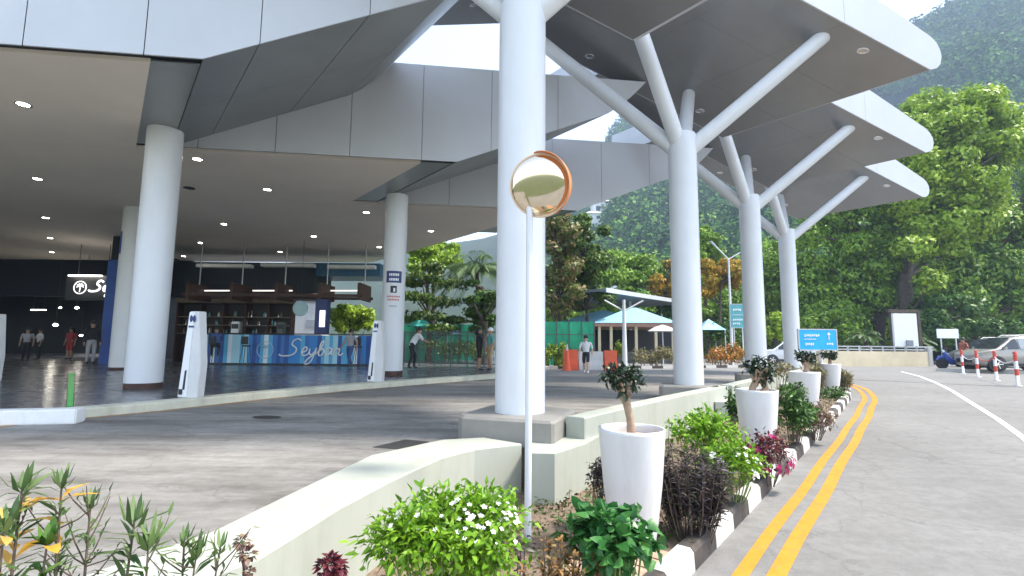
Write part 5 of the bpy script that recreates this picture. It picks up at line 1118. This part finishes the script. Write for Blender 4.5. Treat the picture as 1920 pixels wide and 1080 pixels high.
for sx in (-1, 1):
    for sy in (-1, 1): b = MB(); b.tube([(sx, sy, 0), (sx, sy, z0)], .04, 6); b.build('leg', M['white_paint'], o)
# grey walkway roof and white branching post
za = W(1138, 546, 40).z; A_ = ground(1136, 40, za); ybb = (za - CH) * FPX / 76; Bp = ground(1300, ybb, za); o = thing('walkway_roof', 'long flat grey walkway roof with white edge above the blue-roofed pavilion', 'roof', ground(1170, 44))
og = Vector(o.location); d = (Bp - A_).normalized(); nv = Vector((-d.y, d.x, 0)); b = MB(); b.prism([A_ - og, Bp - og, Bp - og + nv * 7, A_ - og + nv * 9 - d * 2], UP * .22); b.build('slab', M['grey_roof'], o)
b = MB(); b.box((A_ + Bp) / 2 - og - nv * .06 + UP * .1, ((Bp - A_).length, .1, .36), 0, (d, nv, UP)); b.build('edge_trim', M['white_panel'], o)
for f in (.1, .55, .95): p = A_.lerp(Bp, f) - og + nv * 3; b = MB(); b.tube([(p.x, p.y, 0), (p.x, p.y, za)], .12, 8); b.build('post', M['white_paint'], o)
p = ground(1171, 32); t = W(1171, 562, 32).z; o = thing('branching_post', 'slim white post with two raised arms in front of the blue-roofed pavilion', 'post', p)
b = MB(); b.tube([(0, 0, 0), (0, 0, t)], [.17, .09], 12); b.build('pole', M['white_paint'], o)
for sx in (-1, 1): b = MB(); b.tube([(0, 0, t * .83), (sx * 1.25, 0, t * .99)], .05, 8); b.build('arm', M['white_paint'], o)
# water-filled road barriers
def barrier(label, x0, x1, y0, Y, mat, h):
    a, c = ground(x0, Y), ground(x1, Y); o = thing('road_barrier', label, 'barrier', (a + c) / 2, 0, 'plastic road barriers'); w_ = (c - a).length; b = MB()
    pr = [(-.30, 0), (.30, 0), (.30, h * .3), (.16, h * .5), (.12, h), (-.12, h), (-.16, h * .5), (-.30, h * .3)]
    b.prism([Vector((-w_ / 2, y, z)) for y, z in pr], (w_, 0, 0)); bevel(b.build('shell', M[mat], o), .03)
    for sx in (-.25, .25): b = MB(); b.box((sx * w_, -.30, h * .14), (w_ * .22, .04, h * .14)); b.build('recess', M['rubber'] if mat == 'x' else M[mat], o)
    b = MB(); b.lathe((0, 0, h), [(.06, 0), (.06, .05)], 12); b.build('filler_cap', M['black'], o)
barrier('orange plastic road barrier left of the white one', 1056, 1083, 646, 28.6, 'orange_plastic', 1.15)
barrier('white plastic road barrier between the two orange ones', 1084, 1130, 650, 28.7, 'white_plastic', 1.05)
barrier('orange plastic road barrier right of the white one', 1132, 1156, 648, 28.6, 'orange_plastic', 1.12)
o = thing('traffic_cone', 'orange traffic cone in front of the left orange barrier', 'cone', ground(1063, 27.9)); b = MB(); b.lathe((0, 0, 0), [(.26, 0), (.26, .06), (.2, .07), (.03, 1.45)], 16); b.build('cone', M['orange_plastic'], o); b = MB(); b.lathe((0, 0, 0), [(.13, .62), (.09, .95)], 16); b.lathe((0, 0, .0), [(.075, 1.1), (.036, 1.45)], 16); b.build('sleeve', M['white_plastic'], o)['kind'] = 'stuff'
# street lamp, signs
p = ground(1372, 38); o = thing('street_lamp', 'tall white street lamp with two raised arms between the second and third canopy shafts', 'street lamp', p); t = W(1366, 486, 38) - p
b = MB(); b.tube([(0, 0, 0), t], [.12, .06], 10); b.build('pole', M['white_paint'], o)
for q in ((1337, 457), (1394, 470)):
    e = W(*q, 38) - p; b = MB(); b.tube([t, e], .04, 6); b.build('arm', M['white_paint'], o); b = MB(); b.box(e, (.5, .2, .1), 0, ((e - t).normalized(), Vector((0, 1, 0)), (e - t).normalized().cross(Vector((0, 1, 0))))); b.build('lamp_head', M['steel'], o)
def textrow(parent, org, Y, x0, x1, y, h, n, mat, gap=.3, name='letter'):
    for i in range(n):
        a, c = W(x0 + (x1 - x0) * i / n, y, Y), W(x0 + (x1 - x0) * (i + 1 - gap) / n, y + h * (.8 if i % 3 else 1), Y); b = MB(); b.box((a + c) / 2 - org, (c.x - a.x, .012, a.z - c.z)); b.build(name, M[mat], parent)
def panel_sign(name, label, x0, x1, y0, y1, Y, mat, posts, tilt=0, z=0, th=.06, rows=(), frame=True):
    a, c = W(x0, y1, Y), W(x1, y0, Y); g = Vector(((a.x + c.x) / 2, Y, z)); o = thing(name, label, 'sign', g); b = MB(); b.box((a + c) / 2 - g, (c.x - a.x, th, c.z - a.z)); b.build('panel', M[mat], o)
    if frame:
        b = MB(); w_, h_ = c.x - a.x, c.z - a.z; m = (a + c) / 2 - g; f = .04
        for sx in (-1, 1): b.box(m + Vector((sx * (w_ / 2 + f / 2), 0, 0)), (f, th * 1.3, h_ + 2 * f))
        for sz in (-1, 1): b.box(m + Vector((0, 0, sz * (h_ / 2 + f / 2))), (w_, th * 1.3, f))
        b.build('frame', M['steel'], o)
    for px in posts: q = W(px, 600, Y); b = MB(); b.tube([(q.x - g.x, th * .9, 0), (q.x - g.x, th * .9, (c.z if len(posts) > 1 else a.z + .3) - z)], .05, 8); b.build('post', M['white_paint'], o)
    for r_ in rows: textrow(o, g - Vector((0, -(th / 2 + .008), 0)) * 1, Y, *r_)
    return o, g
zb = zr(W(1534, 600, 18.5).dot(R_)) + .1
o, g = panel_sign('direction_sign', 'bright blue direction sign with white text beside the farthest canopy shaft', 1499, 1566, 619, 655, 18.5, 'sign_blue', (1537,), z=zb, rows=((1507, 1536, 627, 4.5, 8, 'sign_white'), (1507, 1530, 635, 2, 8, 'sign_white'), (1509, 1526, 643, 5, 5, 'sign_white'), (1549, 1562, 643, 4, 4, 'sign_white')))
b = MB(); q = W(1554, 630, 18.46) - g; b.box(q - UP * .05, (.03, .012, .20)); b.prism([q + Vector((-.07, -.006, .05)), q + Vector((.07, -.006, .05)), q + Vector((0, -.006, .14))], (0, .012, 0)); b.build('arrow', M['sign_white'], o)
panel_sign('direction_sign', 'teal two-panel direction sign left of the third canopy shaft', 1370, 1397, 571, 614, 36, 'sign_teal', (1376, 1392), rows=((1374, 1390, 579, 4, 4, 'sign_white'), (1373, 1393, 590, 1, 1, 'sign_white', 0), (1374, 1393, 598, 3.5, 5, 'sign_white'), (1374, 1388, 605, 3.5, 4, 'sign_white')))
o, g = panel_sign('billboard', 'tall blank white billboard on dark posts under the big tree', 1677, 1716, 588, 650, 40, 'sign_white', (), th=.2, frame=False)
for px in (1671, 1722): q = W(px, 600, 40.2); b = MB(); b.box((q.x - g.x, .2, W(px, 582, 40).z / 2), (.22, .2, W(px, 582, 40).z)); b.build('post', M['bark_dark'], o)
b = MB(); a, c = W(1668, 583, 40), W(1725, 583, 40); b.box((a + c) / 2 - g + Vector((0, .2, 0)), (c.x - a.x, .25, .25)); b.build('cross_beam', M['bark_dark'], o)
b = MB(); q = W(1706, 644, 39.8) - g; b.box(q, (.5, .1, .5)); b.build('notice', M['grey_roof'], o)
panel_sign('small_sign', 'small pale sign board among the trees above the scooter', 1757, 1796, 617, 634, 42, 'sign_white', (1762, 1790), frame=False)
# barrier wall of the car park with guard rail
w0, w1 = at(1572, 687, 0), at(1746, 687, 0); d = (w1 - w0); nv = Vector((-d.y, d.x, 0)).normalized(); h = W(1660, 659, (w0.y + w1.y) / 2).z
o = thing('barrier_wall', 'long low beige wall with a grey guard rail on top, left of the scooter', 'wall', w0)
b = MB(); b.prism([-d.normalized() * 1.6, d, d + nv * .3, nv * .3 - d.normalized() * 1.6], UP * h); b.build('wall', M['beige_wall'], o)
for f in (.14, .36): b = MB(); b.box(d / 2 + nv * .15 + UP * (h + f), (d.length + 1, .06, .09), 0, (d.normalized(), nv, UP)); b.build('rail', M['steel'], o)
for i in range(9): b = MB(); b.box(d * i / 8 + nv * .15 + UP * (h + .21), (.1, .1, .42)); b.build('rail_post', M['steel'], o)
b = MB(); b.box(d + nv * .1 + UP * (h + .35) / 2, (.3, .34, h + .35)); b.build('end_post', M['kerb_white'], o)
# raised parking pad
b = MB(); P4 = [ground(1752, 31.2, 0), ground(2180, 25.5, 0), ground(2300, 40, 0), ground(1768, 40, 0)]; b.prism(P4, UP * .15); struct(b.build('parking_pad', M['asphalt_right']))
b = MB(); d = P4[1] - P4[0]; nv = Vector((-d.y, d.x, 0)).normalized(); b.prism([P4[0] - nv * .16, P4[1] - nv * .16, P4[1] - nv * .004, P4[0] - nv * .004], UP * .19); struct(b.build('parking_kerb', M['kerb_white']))
# ================================================================== VEHICLES
def car(label, pos, heading, paint, k=1.0, group='parked cars'):
    root = thing('parked_car', label, 'car', pos, heading, group)
    S = [(-2.28, .42, .78, .80, .70), (-2.20, .30, .86, .88, .80), (-1.9, .24, .95, .98, .88), (-1.55, .24, 1.02, 1.06, .90), (-1.28, .24, 1.05, 1.12, .90), (-.50, .24, 1.07, 1.70, .90), (.1, .24, 1.08, 1.80, .90), (1.0, .24, 1.09, 1.81, .90), (1.75, .25, 1.10, 1.74, .90), (2.14, .30, 1.10, 1.34, .87), (2.26, .36, 1.04, 1.06, .80), (2.32, .45, .92, .94, .72)]
    b = MB(); V = []
    for x, z0, zb_, zt_, w_ in S:
        cab = zt_ - zb_; wi = w_ - .20 * min(1, cab / .6)
        V += [Vector((x, y, z)) * k for y, z in ((0, z0), (w_ * .9, z0), (w_, z0 + .16), (w_ * 1.015, (z0 + zb_) / 2 + .1), (w_ * .98, zb_), (wi, zb_ + cab * .9), (wi * .8, zt_), (0, zt_ + .02 * (cab > .2)))]
    n = len(S); m = 8; full = []
    for i in range(n): r = V[i * m:(i + 1) * m]; full += r + [Vector((v.x, -v.y, v.z)) for v in r[-2:0:-1]]
    mm_ = 14; b.add(full, [(i * mm_ + j, (i + 1) * mm_ + j, (i + 1) * mm_ + (j + 1) % mm_, i * mm_ + (j + 1) % mm_) for i in range(n - 1) for j in range(mm_)] + [tuple(range(mm_ - 1, -1, -1))[::-1], tuple(range((n - 1) * mm_, n * mm_))[::-1]], 0, True)
    b.build('body', M[paint], root)
    for sy in (-1, 1):
        for pts in (((-1.12, 1.13), (-.32, 1.12), (-.32, 1.66), (-.52, 1.60)), ((-.26, 1.12), (.68, 1.13), (.68, 1.71), (-.26, 1.67)), ((.74, 1.13), (1.45, 1.14), (1.38, 1.70), (.74, 1.71)), ((1.52, 1.15), (1.94, 1.16), (1.82, 1.50), (1.46, 1.68))):
            yy_ = lambda z: sy * (.895 - .20 * (z - 1.06) / .6 + .012); P = [Vector((x, yy_(z), z)) * k for x, z in pts]; b = MB(); b.prism(P if sy > 0 else P, Vector((0, sy * .012, 0))); b.build('window', M['glass_light' if pts[0][0] > -1 else 'glass_dark'], root)
    b = MB(); b.prism([Vector(v) * k for v in ((-1.26, -.74, 1.14), (-1.26, .74, 1.14), (-.54, .64, 1.69), (-.54, -.64, 1.69))], Vector((-.02, 0, .02))); b.build('windscreen', M['glass_dark'], root)
    b = MB(); b.prism([Vector(v) * k for v in ((2.16, .66, 1.14), (2.16, -.66, 1.14), (1.80, -.58, 1.67), (1.80, .58, 1.67))], Vector((.03, 0, .02))); b.build('rear_window', M['glass_dark'], root)
    for x in (-1.38, 1.38):
        for sy in (-1, 1):
            ax = (Vector((1, 0, 0)), UP, Vector((0, sy, 0))); o_ = Vector((x, sy * .74, .34)) * k
            b = MB(); b.lathe(o_, [(.41 * k, -.1), (.41 * k, .195 * k)], 28, 0, ax); b.build('wheel_arch', M['black'], root)
            wv = MB(); wv.lathe(o_, [(.22 * k, 0), (.345 * k, .02), (.345 * k, .20 * k), (.32 * k, .225 * k), (.22 * k, .222 * k)], 28, 0, ax); wh = wv.build('wheel', M['rubber'], root)
            b = MB(); b.lathe(o_, [(.225 * k, .20 * k), (.225 * k, .226 * k), (.19 * k, .21 * k), (.05 * k, .20 * k), (.045 * k, .235 * k), (.001, .24 * k)], 28, 0, ax)
            for q in range(5): a = q * 1.257; c_ = o_ + (ax[0] * math.cos(a) + ax[1] * math.sin(a)) * .13 * k + ax[2] * .222 * k; b.box(c_, (.2 * k, .045 * k, .02), 0, ((ax[0] * math.cos(a) + ax[1] * math.sin(a)), (ax[1] * math.cos(a) - ax[0] * math.sin(a)), ax[2]))
            b.build('rim', M['chrome'], wh)
    for sy in (-1, 1):
        b = MB(); b.box(Vector((-1.05, sy * 1.0, 1.16)) * k, (.14 * k, .2 * k, .13 * k)); bevel(b.build('wing_mirror', M[paint], root), .02)
        b = MB(); b.box(Vector((-2.1, sy * .68, .80)) * k, (.28 * k, .26 * k, .13 * k)); bevel(b.build('headlight', M['chrome'], root), .03)
        b = MB(); b.box(Vector((2.2, sy * .70, .95)) * k, (.18 * k, .2 * k, .22 * k)); bevel(b.build('tail_light', M['red'], root), .02)
        for x in (.52, 1.32): b = MB(); b.box(Vector((x, sy * .935, .98)) * k, (.18 * k, .03, .035 * k)); b.build('door_handle', M['chrome'], root)
        for x in (-.52, .75, 1.28): b = MB(); b.box(Vector((x - .0, sy * .912, .70)) * k, (.012, .02, .68 * k)); b.build('door_seam', M['black'], root)
        b = MB(); b.box(Vector((0, sy * .90, .33)) * k, (2.1 * k, .06, .12 * k)); b.build('sill', M['black'], root)
    b = MB(); b.box(Vector((-2.27, 0, .50)) * k, (.06, 1.1 * k, .2 * k)); b.build('grille', M['black'], root)
    for sy in (-1, 1): b = MB(); b.tube([Vector((x, sy * .55, z)) * k for x, z in ((-.2, 1.74), (.0, 1.84), (1.4, 1.86), (1.6, 1.78))], .02 * k, 6); b.build('roof_rail', M['steel'], root)
    return root
car('silver estate car parked behind the red and white posts at the right edge', ground(1896, 29.6, .152), rad(-8), 'silver_paint', 1.12)
car('dark car mostly hidden behind the silver car, only its windscreen showing', ground(1862, 34.5, .152), rad(4), 'grey_paint', 1.1)
car('white car half hidden between the third and fourth canopy shafts', ground(1478, 41, .0), rad(-14), 'white_car_paint', 1.05)
# scooter with rider
sp = ground(1788, 31.0, .152); o = thing('scooter', 'dark blue scooter parked at the front of the silver car', 'scooter', sp, rad(-6)); k = 1.2
for x in (-.62, .62):
    b = MB(); b.lathe(Vector((x, 0, .28)) * k, [(.2 * k, -.05 * k), (.28 * k, -.05 * k), (.29 * k, 0), (.28 * k, .05 * k), (.2 * k, .05 * k)], 24, 0, (Vector((1, 0, 0)), UP, Vector((0, 1, 0)))); wh = b.build('wheel', M['rubber'], o)
    b = MB(); b.lathe(Vector((x, 0, .28)) * k, [(.21 * k, -.04 * k), (.05, -.05 * k), (.05, .05 * k), (.21 * k, .04 * k)], 20, 0, (Vector((1, 0, 0)), UP, Vector((0, 1, 0)))); b.build('rim', M['chrome'], wh)
b = MB(); b.tube([Vector(v) * k for v in ((-.50, 0, .85), (-.38, 0, .55), (-.15, 0, .34), (.2, 0, .40), (.55, 0, .62), (.80, 0, .74))], [.10 * k, .16 * k, .15 * k, .17 * k, .17 * k, .06 * k], 12); b.build('body', M['blue_paint'], o)
b = MB(); b.tube([Vector(v) * k for v in ((-.62, 0, .28), (-.50, 0, .85), (-.44, 0, 1.02))], .045 * k, 8); b.build('fork', M['dark_steel'], o)
b = MB(); b.tube([Vector(v) * k for v in ((-.34, -.34, 1.03), (-.46, -.12, 1.02), (-.46, .12, 1.02), (-.34, .34, 1.03))], .022 * k, 8); b.build('handlebar', M['black'], o)
b = MB(); b.tube([Vector(v) * k for v in ((-.02, 0, .72), (.25, 0, .76), (.60, 0, .80))], [.09 * k, .13 * k, .09 * k], 10); b.build('seat', M['black'], o)
b = MB(); b.lathe(Vector((-.58, 0, .88)) * k, [(.001, 0), (.08 * k, .02), (.09 * k, .08)], 14, 0, (Vector((0, 1, 0)), UP, Vector((1, 0, 0)))); b.build('headlight', M['chrome'], o)
b = MB(); b.tube([Vector(v) * k for v in ((-.86, 0, .44), (-.72, 0, .60), (-.48, 0, .58))], [.05 * k, .09 * k, .06 * k], 8); b.build('mudguard', M['blue_paint'], o)
b = MB(); b.tube([Vector(v) * k for v in ((.1, -.18, .25), (.75, -.2, .38))], .05 * k, 8); b.build('exhaust', M['chrome'], o)
person('rider in rusty brown top sitting beside the dark blue scooter and silver car', ground(1806, 32.6, .152), 2.0, 270, 'cloth_rust', 'cloth_black', 'skin', None, False, True, cap='black')
# posts with red bands and a chain
bp_px = [(1806, 700), (1834, 707), (1869, 714), (1909, 724), (1962, 738)]; BPp = [at(x, y, 0) for x, y in bp_px]; pb = None
bl = ['red and white post farthest from the camera, in front of the silver car wheel', 'red and white post second farthest, in front of the silver car', 'red and white post second nearest, in front of the silver car', 'red and white post at the right edge, nearest the camera', 'red and white post just outside the right edge']
for i, p in enumerate(BPp[:4]):
    if pb is None:
        pb = r_ = thing('barrier_post', bl[i], 'post', p, 0, 'red and white posts by the silver car')
        b = MB(); b.lathe((0, 0, 0), [(.10, 0), (.10, .02), (.048, .025), (.048, .82), (.02, .84)], 14); b.build('shaft', M['white_paint'], r_)
        for z in (.28, .66): b = MB(); b.lathe((0, 0, z), [(.051, 0), (.051, .17)], 14); b.build('red_band', M['red'], r_)
        b = MB(); b.lathe((0, 0, .84), [(.05, 0), (.055, .05), (.001, .09)], 14); b.build('knob', M['red'], r_)
    else: r_ = copy_tree(pb); r_.location = p; r_['label'] = bl[i]
    r_.scale = (1.25, 1.25, 1.45)
for i in range(3):
    a, c = BPp[i] + UP * 1.05, BPp[i + 1] + UP * 1.05; b = MB(); b.tube([a.lerp(c, f) - UP * .22 * 4 * f * (1 - f) for f in [q / 10 for q in range(11)]], .022, 6)
    tag(b.build('chain', M['red'] if i % 2 else M['white_paint']), ['sagging pale chain between the two farthest red and white posts', 'sagging red chain in the middle of the red and white posts', 'sagging pale chain between the two nearest red and white posts'][i], 'chain', 'chains between the posts')
# ================================================================== HAZE
hb = MB(); hb.box((0, 330, 230), (1900, 1400, 476)); hz = hb.build('haze', new_mat('haze_air')[0]); hz['kind'] = 'stuff'
nt = hz.data.materials[0].node_tree; nt.nodes.remove(nt.nodes['Principled BSDF']); pv = nt.nodes.new('ShaderNodeVolumePrincipled')
pv.inputs['Color'].default_value = (.58, .76, 1.0, 1); pv.inputs['Density'].default_value = .0007; pv.inputs['Anisotropy'].default_value = .1
nt.links.new(pv.outputs[0], nt.nodes['Material Output'].inputs['Volume'])
